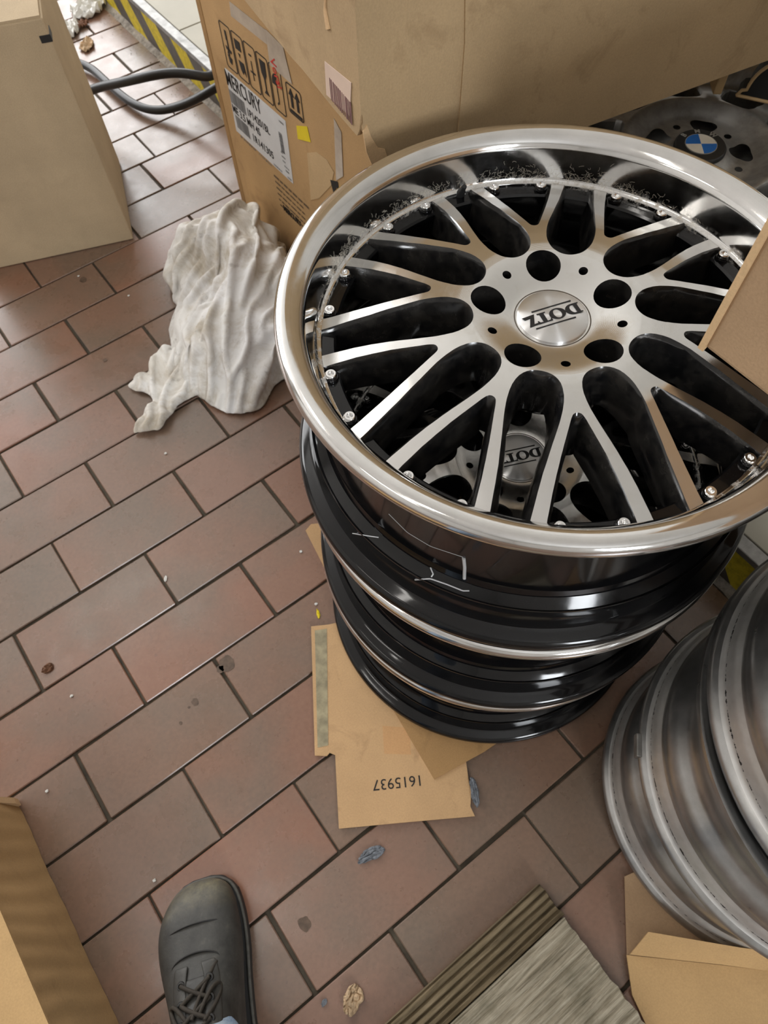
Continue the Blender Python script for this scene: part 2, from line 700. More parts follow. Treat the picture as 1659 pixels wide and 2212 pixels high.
def window(name, x0, x1, z0, z1, y, ny, cols, strength, col):
    w = bm_obj(name, box_bm(x0 - .06, x1 + .06, y - .02, y + .02, z0 - .06, z1 + .06, 0.004, 1), MT['frame'])
    tag(w, kind='structure')
    pm = emissive(name + '_daylight_glass', col, strength)
    step = (x1 - x0) / cols
    for i in range(cols):
        mesh_obj('pane', [(x0 + i * step + .03, y + ny * .024, z0), (x0 + (i + 1) * step - .03, y + ny * .024, z0),
                          (x0 + (i + 1) * step - .03, y + ny * .024, z1), (x0 + i * step + .03, y + ny * .024, z1)],
                 [(0, 1, 2, 3) if ny > 0 else (3, 2, 1, 0)], pm, w)
    return w


window('window_1', -2.4, 3.4, 1.0, 3.3, Y1 - 0.022, -1, 5, WINDOW_FAR, (0.985, 0.99, 1.0))
window('window_2', -0.62, 0.12, 1.35, 2.65, Y0 + 0.022, 1, 1, WINDOW_NEAR, (0.92, 0.96, 1.0))


def tube_lamp(x, y, rz, label):
    t = empty('ceiling_lamp', (x, y, H - 0.06), (0, 0, rz))
    tag(t, label, 'lamp', 'fluorescent ceiling lamps')
    box('housing', -0.75, 0.75, -0.09, 0.09, 0.0, 0.06, MT['frame'], t, 0.006)
    box('diffuser', -0.72, 0.72, -0.075, 0.075, -0.035, -0.002, emissive('lamp_diffuser', (1.0, 0.965, 0.91), TUBE), t, 0.012)


tube_lamp(-0.3, 1.6, 0, 'long ceiling lamp nearest the far windows')
tube_lamp(-1.0, -0.5, 0, 'long ceiling lamp nearest the wheel stacks')
tube_lamp(-2.6, -0.1, PI / 2, 'long ceiling lamp along the left wall')

# ================================================================== WHEELS
D_TAB = [(0, .029), (.034, .029), (.040, .0278), (.05, .0248), (.06, .0218), (.068, .0197), (.075, .0186), (.085, .0182),
         (.1, .0190), (.12, .0218), (.15, .0282), (.18, .0364), (.207, .0452), (.214, .0472)]
S_TAB = [(.0722, 0), (.0724, 2.0), (.0729, 3.8), (.0737, 5.4), (.0750, 7.2), (.0770, 9.0), (.080, 10.7), (.084, 12.0), (.089, 12.8),
         (.095, 13.1), (.102, 12.8), (.110, 12.1), (.12, 10.9), (.13, 9.6), (.14, 8.4), (.15, 7.45), (.165, 6.2), (.18, 5.4), (.2, 4.6), (.214, 4.2)]
T_TAB = [(.1125, 0), (.1127, .7), (.1133, 1.4), (.1145, 2.0), (.117, 2.6), (.12, 3.15), (.13, 4.6), (.14, 5.85), (.15, 6.9),
         (.165, 8.1), (.18, 9.0), (.2, 9.8), (.214, 10.1)]


def spoke_face(name, nspoke, d_tab, s_tab, t_tab, thick, r_in, r_out, mats, draft=0.007, m=7, s_scale=1.0, chamfer=.0022):
    """star of forked spokes: conforming polar grid, machined top, dark sides and back"""
    half = 180.0 / nspoke
    r0 = s_tab[0][0]
    t0 = t_tab[0][0] if t_tab else 9.0
    rs = set([r_in, r_out] + [t[0] for t in s_tab] + ([t[0] for t in t_tab] if t_tab else []))
    rs |= set(np.linspace(r_in, r_out, 40).tolist())
    rs = sorted(r for r in rs if r_in - 1e-9 <= r <= r_out + 1e-9)
    keep = [rs[0]]
    for r in rs[1:]:
        if r - keep[-1] > 0.00015:
            keep.append(r)
    rs = keep
    smax = max(t[1] for t in s_tab)
    verts, faces, mi = [], [], []

    def add(sector, sgn):
        base = len(verts)
        nr = len(rs)
        # layer 0 top, 1 rolled edge, 2 back: the openings narrow towards the back
        for off, zf in ((0.0, 0.0), (chamfer, None), (draft, 1.0)):
            for r in rs:
                s = interp(s_tab, r) * s_scale if r >= r0 else 0.0
                t = interp(t_tab, r) if (t_tab and r >= t0) else 0.0
                rr = r
                if off and r >= r0:
                    k = max(0.0, 1 - (s / (smax * s_scale)) ** 2) if r < r0 + .023 else 0.0
                    rr = r + off * k
                    s = max(0.0, s - math.degrees(off / r) * (1 - k))
                if off and t_tab and r >= t0:
                    kt = max(0.0, 1 - (r - t0) / .012)
                    t = max(0.0, t - math.degrees(off * .8 / r) * (1 - kt))
                    rr = rr + off * 1.1 * kt
                z = -interp(d_tab, r) - (chamfer * 1.3 if zf is None else interp(thick, r) * zf)
                for j in range(m + 1):
                    a = t + (half - s - t) * j / m
                    ang = math.radians(sector * 2 * half + sgn * a)
                    verts.append((rr * math.cos(ang), rr * math.sin(ang), z))
        st = m + 1
        o_ = nr * st
        for i in range(nr - 1):
            for j in range(m):
                a, b, c, d = base + i * st + j, base + i * st + j + 1, base + (i + 1) * st + j + 1, base + (i + 1) * st + j
                faces.append((a, b, c, d) if sgn < 0 else (d, c, b, a))
                mi.append(0)
                a, b, c, d = a + 2 * o_, b + 2 * o_, c + 2 * o_, d + 2 * o_
                faces.append((d, c, b, a) if sgn < 0 else (a, b, c, d))
                mi.append(1)
            for lay in (0, 1):
                q = lay * o_
                if rs[i] >= r0 - 1e-9:
                    a, d = base + i * st + m + q, base + (i + 1) * st + m + q
                    faces.append((a, d, d + o_, a + o_))
                    mi.append(1)
                if t_tab and rs[i] >= t0 - 1e-9:
                    a, d = base + i * st + q, base + (i + 1) * st + q
                    faces.append((a, d, d + o_, a + o_))
                    mi.append(1)
    for k in range(nspoke):
        add(k, 1)
        add(k, -1)
    me = bpy.data.meshes.new(name)
    me.from_pydata(verts, [], faces)
    for mm in mats:
        me.materials.append(mm)
    me.polygons.foreach_set('material_index', mi)
    bm = bmesh.new()
    bm.from_mesh(me)
    bmesh.ops.remove_doubles(bm, verts=bm.verts, dist=2e-5)
    bmesh.ops.recalc_face_normals(bm, faces=bm.faces)
    bm.to_mesh(me)
    bm.free()
    me.polygons.foreach_set('use_smooth', [True] * len(me.polygons))
    me.set_sharp_from_angle(angle=math.radians(38))
    return me


def cyl_bm(bm, cx, cy, z0, z1, r, seg=28, r_top=None):
    r_top = r if r_top is None else r_top
    lo = [bm.verts.new((cx + r * math.cos(2 * PI * i / seg), cy + r * math.sin(2 * PI * i / seg), z0)) for i in range(seg)]
    hi = [bm.verts.new((cx + r_top * math.cos(2 * PI * i / seg), cy + r_top * math.sin(2 * PI * i / seg), z1)) for i in range(seg)]
    bm.faces.new(lo[::-1])
    bm.faces.new(hi)
    for i in range(seg):
        bm.faces.new((lo[i], lo[(i + 1) % seg], hi[(i + 1) % seg], hi[i]))


def cut(me, holes, mat_hole):
    """drill holes (cx, cy, r) through a face mesh with an exact boolean"""
    bm = bmesh.new()
    for hl in holes:
        if len(hl) == 3:
            cyl_bm(bm, hl[0], hl[1], -0.2, 0.05, hl[2])
        else:
            lo = [bm.verts.new((x, y, -.2)) for x, y in hl]
            hi = [bm.verts.new((x, y, .05)) for x, y in hl]
            k = len(hl)
            bm.faces.new(lo[::-1])
            bm.faces.new(hi)
            for i in range(k):
                bm.faces.new((lo[i], lo[(i + 1) % k], hi[(i + 1) % k], hi[i]))
    bmesh.ops.recalc_face_normals(bm, faces=bm.faces)
    cm = bpy.data.meshes.new('cutter')
    bm.to_mesh(cm)
    bm.free()
    for mm in me.materials:
        cm.materials.append(mm)
    cm.polygons.foreach_set('material_index', [mat_hole] * len(cm.polygons))
    a = link(bpy.data.objects.new('a', me))
    b = link(bpy.data.objects.new('b', cm))
    md = a.modifiers.new('cut', 'BOOLEAN')
    md.operation = 'DIFFERENCE'
    md.solver = 'EXACT'
    md.object = b
    bpy.context.view_layer.update()
    dg = bpy.context.evaluated_depsgraph_get()
    out = bpy.data.meshes.new_from_object(a.evaluated_get(dg))
    bpy.data.objects.remove(a, do_unlink=True)
    bpy.data.objects.remove(b, do_unlink=True)
    out.polygons.foreach_set('use_smooth', [True] * len(out.polygons))
    out.set_sharp_from_angle(angle=math.radians(38))
    return out


LIP = [(.2093, -.0600), (.2093, -.0480), (.2100, -.0466), (.2118, -.0462), (.2136, -.0452), (.2146, -.0436), (.2152, -.0418), (.2205, -.0150),
       (.2212, -.0122), (.2226, -.0092), (.2250, -.0064), (.2285, -.0036), (.2325, -.0016), (.2365, -.0004), (.2398, 0.0), (.2428, -.0008),
       (.2452, -.0026), (.2468, -.0052), (.2475, -.0085), (.2472, -.0115), (.2460, -.0138), (.2435, -.0150), (.2385, -.0155)]
BARREL = [(.2385, -.0155), (.2340, -.0166), (.2322, -.0190), (.2312, -.0260), (.2305, -.0340), (.2275, -.0390), (.2215, -.0440), (.2180, -.0500),
          (.2165, -.0580), (.2160, -.1150), (.2163, -.1280), (.2170, -.1400), (.2180, -.1490), (.2190, -.1505), (.2300, -.1597), (.2312, -.1612), (.2316, -.1640),
          (.2306, -.1665), (.2300, -.1700), (.2312, -.1780), (.2320, -.1935), (.2335, -.1990), (.2380, -.2015), (.2440, -.2030), (.2478, -.2055),
          (.2496, -.2095), (.2494, -.2150), (.2478, -.2190), (.2430, -.2212), (.2365, -.2205), (.2320, -.2165), (.2255, -.2080),
          (.2240, -.1950), (.2225, -.1640), (.2190, -.1480), (.2125, -.1300), (.2115, -.1150), (.2112, -.0600), (.2108, -.0490)]
BARREL = [(r, z + .0034 if z < -.1601 else z) for r, z in BARREL]


def build_dotz():
    t = empty('alloy_wheel')
    fm = spoke_face('spoke_face', 10, D_TAB, S_TAB, T_TAB, [(0, .050), (.07, .046), (.12, .040), (.2, .034), (.215, .030)],
                    .030, .2098, [MT['machined'], MT['black_spoke']], chamfer=.0032)
    holes = []
    for k in range(5):
        a = math.radians(36 + 72 * k)
        holes.append((.0592 * math.cos(a), .0592 * math.sin(a), .0162))
        a = math.radians(72 * k)
        holes.append((.0602 * math.cos(a), .0602 * math.sin(a), .0042))
    fm = cut(fm, holes, 1)
    link(bpy.data.objects.new('spoke_face', fm), t)
    lathe('polished_lip', LIP, MT['lip'], t, 192)
    br = lathe('barrel', BARREL, MT['black'], t, 192)
    lathe('clamp_ring', [(.1965, -.066), (.1965, -.0525), (.1985, -.0505), (.2085, -.0502), (.2097, -.0502), (.2097, -.080), (.1985, -.080)],
          MT['black'], t, 160, closed=True)
    lathe('hub_back', [(.0, -.080), (.070, -.080), (.078, -.070), (.078, -.060), (.0, -.060)], MT['black'], t, 64)
    # centre cap with spun face
    n = N('spun_aluminium_cap')
    n.set('Base Color', (0.80, 0.80, 0.80))
    n.set('Metallic', 1.0)
    n.set('Roughness', 0.34)
    n.set('Anisotropic', 0.95)
    n.set('Anisotropic Rotation', 0.25)
    tg = n.node('ShaderNodeTangent', direction_type='RADIAL', axis='Z')
    n.link(tg.outputs['Tangent'], n.b.inputs['Tangent'])
    cap = lathe('centre_cap', [(.0, -.0256), (.020, -.0258), (.0305, -.0264), (.0316, -.0272), (.0319, -.0285), (.0319, -.034)], n.m, t, 96)
    lathe('cap_groove', [(.0318, -.0295), (.0333, -.0291), (.0338, -.0284), (.0345, -.0287), (.0345, -.034)],
          simple('groove_dirt', (0.10, 0.08, 0.06), 0.7), t, 96)
    # lettering
    mt = MT['ink']
    Dl = [[(0, 0), (.55, 0)] + arc(.5, .5, .5, .5, -PI / 2, PI / 2)[1:] + [(0, 1), (0, .93), (.12, .9), (.12, .1), (0, .07)],
          [(.36, .09), (.36, .91), (.46, .91)] + arc(.24, .41, .46, .5, PI / 2, -PI / 2)]
    Ol = [ellipse(.56, .53, 0, .5), ellipse(.27, .44, 0, .5)[::-1]]
    Tl = [[(0, 1), (.98, 1), (1.0, .70), (.95, .70), (.86, .88), (.64, .91), (.64, .1), (.80, .06), (.80, 0), (.18, 0), (.18, .06), (.34, .1),
           (.34, .91), (.12, .88), (.03, .70), (-.02, .70)]]
    Zl = [[(.02, .98), (.95, 1.0), (.52, .18), (1.02, .2), (1.18, .02), (.08, -.06), (.48, .86), (.10, .84)]]
    h = .0118
    rot = math.radians(163.5 - 20.0)
    for nm, lp, ox, w in (('letter_d', Dl, -.0272, .0148), ('letter_o', Ol, -.0044, .0140), ('letter_t', Tl, .0030, .0134), ('letter_z', Zl, .0150, .0112)):
        shape2d(nm, [[(p[0] * w + ox, p[1] * h - h / 2) for p in q] for q in lp], mt,
                Matrix.Rotation(rot, 4, 'Z') @ Matrix.Translation((0, 0, -.0254)), cap, .00022)
    for (x0, x1, y) in ((-.0175, .0215, .0098), (-.0225, .0165, -.0098)):
        shape2d('rule_line', [[(x0, y - .0006), (x1, y - .0006), (x1, y + .0006), (x0, y + .0006)]], mt,
                Matrix.Rotation(rot, 4, 'Z') @ Matrix.Translation((0, 0, -.0255)), cap, .00022)
    # bolts: pairs at the foot of each fork
    prof = [(.0, -.0030), (.0012, -.0024), (.0024, -.0010), (.0028, .0), (.0044, .0), (.0051, -.0006), (.0054, -.0016), (.0054, -.0032), (.0050, -.0042),
            (.0048, -.0046)]
    bolt0 = None
    pad0 = None
    for k in range(10):
        for s in (-1, 1):
            a = math.radians(36 * k + s * 7.0)
            if bolt0 is None:
                b = lathe('bolt', prof, MT['chrome'], t, 20)
                p = lathe('bolt_seat', [(.0, -.0046), (.0062, -.0046), (.0068, -.0056), (.0068, -.011)], MT['black'], b, 20)
                bolt0, pad0 = b, p
            else:
                b = link(bpy.data.objects.new('bolt', bolt0.data), t)
                p = link(bpy.data.objects.new('bolt_seat', pad0.data), b)
            b.location = (.2050 * math.cos(a), .2050 * math.sin(a), -.0430)
    # valve stem
    a = math.radians(72.8 - 20)
    vl = lathe('valve_stem', [(.0, .0), (.0022, .0), (.0028, -.001), (.0028, -.008), (.0040, -.010), (.0044, -.016), (.0056, -.018), (.0060, -.024), (.004, -.03)],
               MT['rubber'], t, 20)
    vl.location = (.2020 * math.cos(a), .2020 * math.sin(a), -.034)
    vl.rotation_euler = (0.5 * math.sin(a), -0.5 * math.cos(a), 0)
    return t


W1 = build_dotz()
W1.location = (.67286, -.64380, .66560)
W1.rotation_mode = 'QUATERNION'
tilt = Vector((0, 0, 1)).rotation_difference(Vector((.01309, .01148, 1.0)))
W1.rotation_quaternion = tilt @ Matrix.Rotation(math.radians(20.0), 4, 'Z').to_quaternion()
W2 = copy_tree(W1)
W3 = copy_tree(W1)
for w, loc, a in ((W2, (.669, -.6505, .4434), 13.0), (W3, (.6655, -.6510, .2255), 29.0)):
    w.rotation_quaternion = Matrix.Rotation(math.radians(a), 4, 'Z').to_quaternion()
    w.location = loc
GRP = 'stack of black and polished alloy wheels'
tag(W1, 'topmost black alloy wheel with polished lip and forked spokes, fully in view', 'wheel', GRP)
tag(W2, 'middle wheel of the black stack, seen through the spokes of the one on top', 'wheel', GRP)
tag(W3, 'lowest wheel of the black stack, standing on cardboard on the floor', 'wheel', GRP)


# chalk-like scuffs and scratches on the topmost barrel
def on_barrel(px, py):
    """point of the topmost wheel's barrel seen at a pixel, in the wheel's own frame"""
    d = RC.T @ np.array([(px - 829.5) / F, (py - 1106.0) / F, 1.0])
    o_ = inv @ Vector(tuple(map(float, CAM)))
    v_ = (inv.to_3x3() @ Vector(tuple(map(float, d)))).normalized()
    hit = barrel_tree.ray_cast(o_, v_)
    return hit[0] + hit[1] * .0002


MT['scuff'] = simple('bare_metal_scuff', (0.55, 0.56, 0.57), 0.5, 0.3)
inv = None
bpy.context.view_layer.update()
inv = W1.matrix_world.inverted()
from mathutils.bvhtree import BVHTree
_bm = [c for c in W1.children if c.name.startswith('barrel')][0].data
barrel_tree = BVHTree.FromPolygons([v.co for v in _bm.vertices], [tuple(p.vertices) for p in _bm.polygons])
for pts, rad in (([(1002, 1205), (1004, 1225), (1003, 1250)], .0016), ([(897, 1252), (930, 1250), (965, 1262), (1000, 1276), (1014, 1276)], .0007),
                 ([(930, 1226), (936, 1240), (932, 1246)], .0007), ([(762, 1152), (790, 1157), (818, 1161)], .0005),
                 ([(840, 1110), (880, 1150), (930, 1180), (1000, 1203)], .00022)):
    fine = []
    for (xa, ya), (xb, yb) in zip(pts, pts[1:]):
        fine += [on_barrel(xa + (xb - xa) * q / 5, ya + (yb - ya) * q / 5) for q in range(5)]
    tube('scratch', fine + [on_barrel(*pts[-1])], rad, MT['scuff'], W1)

# lint and hair caught along the lip
lint_m = simple('lint', (0.80, 0.74, 0.64), 0.9)
rl = random.Random(11)
cu = bpy.data.curves.new('lint', 'CURVE')
cu.dimensions = '3D'
cu.bevel_depth = .00005
cu.bevel_resolution = 0
cu.resolution_u = 3
for k in range(620):
    a0 = math.radians(rl.choice((rl.gauss(90, 10), rl.gauss(55, 14), rl.gauss(30, 12), rl.gauss(118, 6), rl.uniform(20, 125))) - 20)
    hgt = abs(rl.gauss(0, .0060))
    sp = cu.splines.new('NURBS')
    npt = 6
    sp.points.add(npt - 1)
    a, z = a0, -.044 + hgt
    dirn = rl.uniform(0, 2 * PI)
    for i in range(npt):
        zz = min(-.016, max(-.0455, z))
        r = float(np.interp(-zz, [.0150, .0418, .0436, .046], [.2205, .2152, .2146, .2120])) - .0004
        sp.points[i].co = (r * math.cos(a), r * math.sin(a), zz, 1)
        dirn += rl.uniform(-1.1, 1.1)
        a += math.cos(dirn) * .0011 / .217
        z += math.sin(dirn) * .0009
    sp.use_endpoint_u = True
lo = curve_to_mesh('lint', cu, lint_m, W1, True)
tag(lo, kind='stuff')

# ---------------------------------------------------------------- worn grey wheels, right foreground
n_ = N('worn_grey_alloy')
sm = n_.noise(30, 6, 0.65)
col = n_.ramp(sm, [(0.3, (0.34, 0.34, 0.335)), (0.7, (0.50, 0.50, 0.495))])
col = n_.mix(n_.ramp(n_.noise(8, 5, 0.7), [(0.5, 0.0), (0.75, 0.3)]), col, (0.26, 0.255, 0.25))
n_.set('Base Color', col)
n_.set('Metallic', 0.9)
n_.set('Roughness', n_.ramp(sm, [(0.3, 0.26), (0.7, 0.38)]))
MT['grey_alloy'] = n_.m
n_ = N('bead_seat_with_rubber')
v = n_.coords((1, 1, 0.35))
sm = n_.noise(110, 8, 0.75, v)
sp_ = n_.node('ShaderNodeSeparateXYZ')
n_.link(n_.tc.outputs['Object'], sp_.inputs[0])
edge = n_.math('SUBTRACT', 1.0, n_.math('ABSOLUTE', n_.math('MULTIPLY', n_.math('ADD', sp_.outputs['Z'], .1855), 240.0)), True)
mask = n_.ramp(n_.math('ADD', sm, n_.math('MULTIPLY', edge, 0.34)), [(0.775, 0.0), (0.82, 1.0)])
n_.set('Base Color', n_.mix(mask, n_.ramp(n_.noise(40, 5), [(0.3, (.55, .55, .54)), (0.7, (.72, .72, .71))]), (0.012, 0.012, 0.012)))
n_.set('Metallic', n_.math('SUBTRACT', 0.7, n_.math('MULTIPLY', mask, 0.7)))
n_.set('Roughness', 0.42)
MT['bead_seat'] = n_.m

GB = [(.2135, -.000), (.2145, -.005), (.2130, -.0105), (.2070, -.0125), (.2035, -.0160), (.2020, -.0300), (.1990, -.0345), (.1920, -.0380), (.1880, -.0450),
      (.1870, -.0750), (.1850, -.0900), (.1800, -.0960), (.1790, -.1180), (.1830, -.1260), (.1890, -.1330), (.1930, -.1390), (.1960, -.1460), (.1975, -.1540),
      (.1962, -.1580), (.1980, -.1640), (.2005, -.1690), (.2022, -.1740), (.2032, -.1830), (.2042, -.1895), (.2075, -.1925), (.2115, -.1945), (.2138, -.1980),
      (.2145, -.2015), (.2135, -.2050), (.2110, -.2065), (.2085, -.2050), (.2050, -.1990), (.1990, -.1900), (.1960, -.1600), (.1800, -.1330), (.1750, -.1180),
      (.1760, -.0900), (.1830, -.0600), (.1850, -.0350), (.1950, -.0250), (.2000, -.0080), (.2060, -.0020)]
gidx = [0] * len(GB)
for i in range(19, 24):
    gidx[i] = 1


def build_grey():
    t = empty('worn_alloy_wheel')
    lathe('barrel', GB, [MT['grey_alloy'], MT['bead_seat']], t, 160, gidx, closed=True)
    d5 = [(0, .030), (.05, .028), (.08, .022), (.15, .024), (.19, .032)]
    s5 = [(.075, 0), (.0755, 8), (.078, 15), (.085, 20), (.10, 22), (.14, 22), (.165, 20), (.178, 14), (.182, 6), (.1825, 0), (.186, 0)]
    fm = spoke_face('spoke_face', 5, d5, s5, None, [(0, .04), (.19, .03)], .012, .1855, [MT['grey_alloy'], MT['grey_alloy']], .002)
    hs = []
    for k in range(5):
        a = math.radians(36 + 72 * k)
        hs.append((.056 * math.cos(a), .056 * math.sin(a), .011))
    fm = cut(fm, hs, 1)
    link(bpy.data.objects.new('spoke_face', fm), t)
    lathe('hub_cap', [(0, -.024), (.024, -.025), (.028, -.028), (.028, -.036)], MT['grey_alloy'], t, 40)
    return t


GH = .2066
G1 = build_grey()
for i, (gx, gy, gz, a, lab) in enumerate(((.7690, -1.1265, .010, 10, 'lowest wheel of the worn grey stack, resting on a cardboard carton'),
                                         (.7575, -1.1265, .2175, 47, 'middle wheel of the worn grey stack at the right edge'),
                                         (.7690, -1.1240, .4250, 75, 'topmost wheel of the worn grey stack, with black rubber residue on its bead seat'))):
    g = G1 if i == 0 else copy_tree(G1)
    g.location = (gx, gy, gz + GH)
    g.rotation_euler = (0, 0, math.radians(a))
    tag(g, lab, 'wheel', 'worn grey alloy wheels')
    if i == 1:
        # clip-on balance weight
        pw_ = at(1395, 1614, gz + .006)
        am = math.atan2(pw_[1] - gy, pw_[0] - gx) - math.radians(a)
        w = bm_obj('balance_weight', box_bm(-.0035, .0035, -.014, .014, -.008, .006, .002, 2), MT['steel'], g)
        w.location = (.2142 * math.cos(am), .2142 * math.sin(am), -.200)
        w.rotation_euler = (0, 0, am)

# ---------------------------------------------------------------- silver wheels on the platform
n_ = N('dusty_shaded_silver')
ds = n_.noise(22, 6, 0.65)
n_.set('Base Color', n_.mix(n_.ramp(ds, [(0.40, 0.0), (0.70, 0.75)]), (.38, .375, .36), (.09, .08, .065)))  # dust, deepened in the colour to stand for shade under the big carton
n_.set('Metallic', 0.6)
n_.set('Roughness', 0.36)
MT['silver'] = n_.m
MT['roundel_blue'] = simple('enamel_blue', srgb(40, 104, 180), 0.25, coat=0.4)
MT['roundel_white'] = simple('enamel_white', srgb(220, 212, 196), 0.3, coat=0.4)
MT['roundel_black'] = simple('enamel_black', (0.02, 0.02, 0.02), 0.3)
MT['roundel_letters'] = simple('roundel_letters', (0.42, 0.41, 0.38), 0.4, 0.5)


def build_silver(with_cap):
    t = empty('silver_alloy_wheel')
    prof = [(p[0] + .0058, p[1] * .968) for p in GB]
    lathe('barrel', prof, MT['silver'], t, 128, closed=True)
    d = [(0, .006), (.036, .006), (.042, .010), (.050, .0125), (.075, .0125), (.088, .004), (.10, -.002), (.13, .004), (.17, .018), (.195, .030)]
    s = [(.104, 0), (.1045, 4), (.106, 7.5), (.110, 10.5), (.12, 12), (.15, 11), (.170, 9.5), (.176, 6), (.178, 0), (.19, 0)]
    fm = spoke_face('spoke_face', 10, d, s, None, [(0, .05), (.19, .03)], .010, .189, [MT['silver'], MT['silver']], .002, 10)
    hs = []
    for k in range(5):
        a = math.radians(72 * k)
        ca, sa = math.cos(a), math.sin(a)
        pk_ = []
        for q in range(36):
            b_ = 2 * PI * q / 36
            rad_ = .0155 * (1 + .16 * math.cos(3 * b_))          # rounded triangle, point inwards
            lx_, ly_ = .0590 - rad_ * math.cos(b_), rad_ * math.sin(b_) * 1.12
            pk_.append((lx_ * ca - ly_ * sa, lx_ * sa + ly_ * ca))
        hs.append(pk_)
        a = math.radians(72 * k + 36)
        hs.append((.0590 * math.cos(a), .0590 * math.sin(a), .0052))
    fm = cut(fm, hs, 1)
    link(bpy.data.objects.new('spoke_face', fm), t)
    cap = lathe('roundel_cap', [(0, .0005), (.0325, .0), (.0340, -.0015), (.0345, -.006)], MT['roundel_black'], t, 72)
    lathe('silver_ring', [(.0205, .0012), (.0213, .0012), (.0213, .0), (.0205, .0)], MT['roundel_letters'], cap, 64, closed=True)
    for k in range(4):
        a0 = k * PI / 2
        shape2d('quadrant', [[(0, 0)] + arc(.0205, .0205, 0, 0, a0, a0 + PI / 2, 12)], MT['roundel_blue'] if k % 2 == 1 else MT['roundel_white'],
                Matrix.Translation((0, 0, .0008)), cap, .0003)
    for ch, a in (('B', 135), ('M', 90), ('W', 45)):
        ar = math.radians(a)
        text('letter', ch, .0105, MT['roundel_letters'],
             Matrix.Rotation(ar - PI / 2, 4, 'Z') @ Matrix.Translation((0, .0272, .0006)), cap, 0.95, .0003, .0002, 'CENTER')
    return t


BH = GH * .968
BC = (1.150, -.462)
B1 = build_silver(True)
B2 = copy_tree(B1)
B2.location = (BC[0], BC[1], STEP_H + 2 * BH + .001)
B1.location = (BC[0] + .004, BC[1] - .003, STEP_H + BH + .0005)
B2.rotation_euler = (0, 0, math.radians(-38))
B1.rotation_euler = (0, 0, 0.9)
tag(B2, 'dusty, shade-darkened silver alloy wheel with blue and white roundel cap, under the big carton', 'wheel', 'silver wheels on the platform')
tag(B1, 'lower silver alloy wheel under the wheel with the blue and white roundel', 'wheel', 'silver wheels on the platform')

# ================================================================== CARTONS
# ---- printed carton standing against the step
FX = .846
pb = empty('printed_carton', (FX, .10, 0))
tag(pb, 'printed brown carton with white shipping label, behind the white rag', 'box')
PBI = Matrix.Translation((-FX, -.10, 0))


def at_box(px, py, lift=0.0):
    p = on_x(px, py, FX)
    return Vector((FX - lift, p[1], p[2]))


def pmtx(px, py, lift):
    """frame on the printed face: text runs towards -y, up is z"""
    return PBI @ frame_mtx(at_box(px, py, lift), (0, -1, 0), (0, 0, 1))


Ytop, Ybot = .402, -.20
bm = box_bm(0, .150, Ybot - .10, Ytop - .10, .0005, .5595, 0.004, 2)
body = bm_obj('carton_body', bm, MT['box_print'], pb)
# edge wear strip, darker rubbed corner
box('corner_tape', -.0008, .03, Ytop - .10 - .016, Ytop - .10 + .0008, .001, .5600, MT['sheet_grey'], pb, .0003, 1)


def quad_px(name, pts, lift, mat, parent, th=.0003):
    vs3 = [PBI @ at_box(x, y, lift) for x, y in pts]
    vs2 = [v + Vector((th, 0, 0)) for v in vs3]
    n = len(pts)
    faces = [tuple(range(n)), tuple(range(2 * n - 1, n - 1, -1))] + [(i, i + n, (i + 1) % n + n, (i + 1) % n) for i in range(n)]
    return mesh_obj(name, vs3 + vs2, faces, mat, parent)


lab = quad_px('shipping_label', [(486, 146), (511, 282), (634, 397), (617, 261)], .0006, MT['paper'], pb)
cw = 0.82
text('label_text', 'MERCURY', .042, MT['ink'], pmtx(488, 166, .0010), lab, .66, .0003)
text('label_text', '1P14201BL', .022, MT['ink'], pmtx(534, 240, .0010), lab, .80, .0001)
text('label_text', 'ME 3.5 MH 4S', .022, MT['ink'], pmtx(503, 232, .0010), lab, .80, .0001)
text('label_text', '1R141305', .022, MT['ink'], pmtx(546, 295, .0010), lab, .86, .0001)


def bars(px, py, w, h, n, horizontal, mat, parent, seed, name='barcode'):
    r = random.Random(seed)
    verts, faces = [], []
    o_ = PBI @ at_box(px, py, .0010)
    x = 0.0
    L = w if not horizontal else h
    unit = L / (n * 2.4)
    while x < L:
        t = unit * r.choice((1, 1, 1.6, 2.4))
        if x + t > L:
            break
        b = len(verts)
        if horizontal:
            q = ((0, -x), (w, -x), (w, -x - t), (0, -x - t))
        else:
            q = ((x, 0), (x + t, 0), (x + t, -h), (x, -h))
        verts += [(o_[0], o_[1] - a, o_[2] + c) for a, c in q]
        faces.append((b, b + 1, b + 2, b + 3))
        x += t + unit * r.choice((0.8, 1, 1.6))
    return mesh_obj(name, verts, faces, mat, parent)


bars(494, 190, .058, .027, 36, False, MT['grey_print'], lab, 2)
bars(508, 246, .050, .027, 34, False, MT['grey_print'], lab, 3)
bars(602, 283, .012, .040, 24, True, MT['ink'], lab, 4)
rb = random.Random(8)
for i, (px, py, w) in enumerate(((603, 258, .018), (607, 325, .010), (609, 334, .014), (611, 344, .010), (615, 356, .018), (618, 366, .012), (622, 380, .014), (520, 292, .06), (560, 330, .05), (592, 352, .03))):
    bars(px, py, w, .0035, 8, False, MT['grey_print'], lab, 20 + i, 'small_print')


def rounded(w, h, r):
    pts = []
    for cx, cy, a in ((w - r, -r, PI / 2), (r, -r, PI), (r, -h + r, 1.5 * PI), (w - r, -h + r, 2 * PI)):
        pts += arc(r, r, cx, cy, a - PI / 2 + (PI / 2 if False else 0), a, 4)
    return pts


def rr(w, h, r, g=0.0):
    pts = []
    for cx, cy, a0 in ((w - r, -r, 0), (r, -r, PI / 2), (r, -h + r, PI), (w - r, -h + r, 1.5 * PI)):
        pts += arc(r - g, r - g, cx, cy, a0, a0 + PI / 2, 4)
    return pts


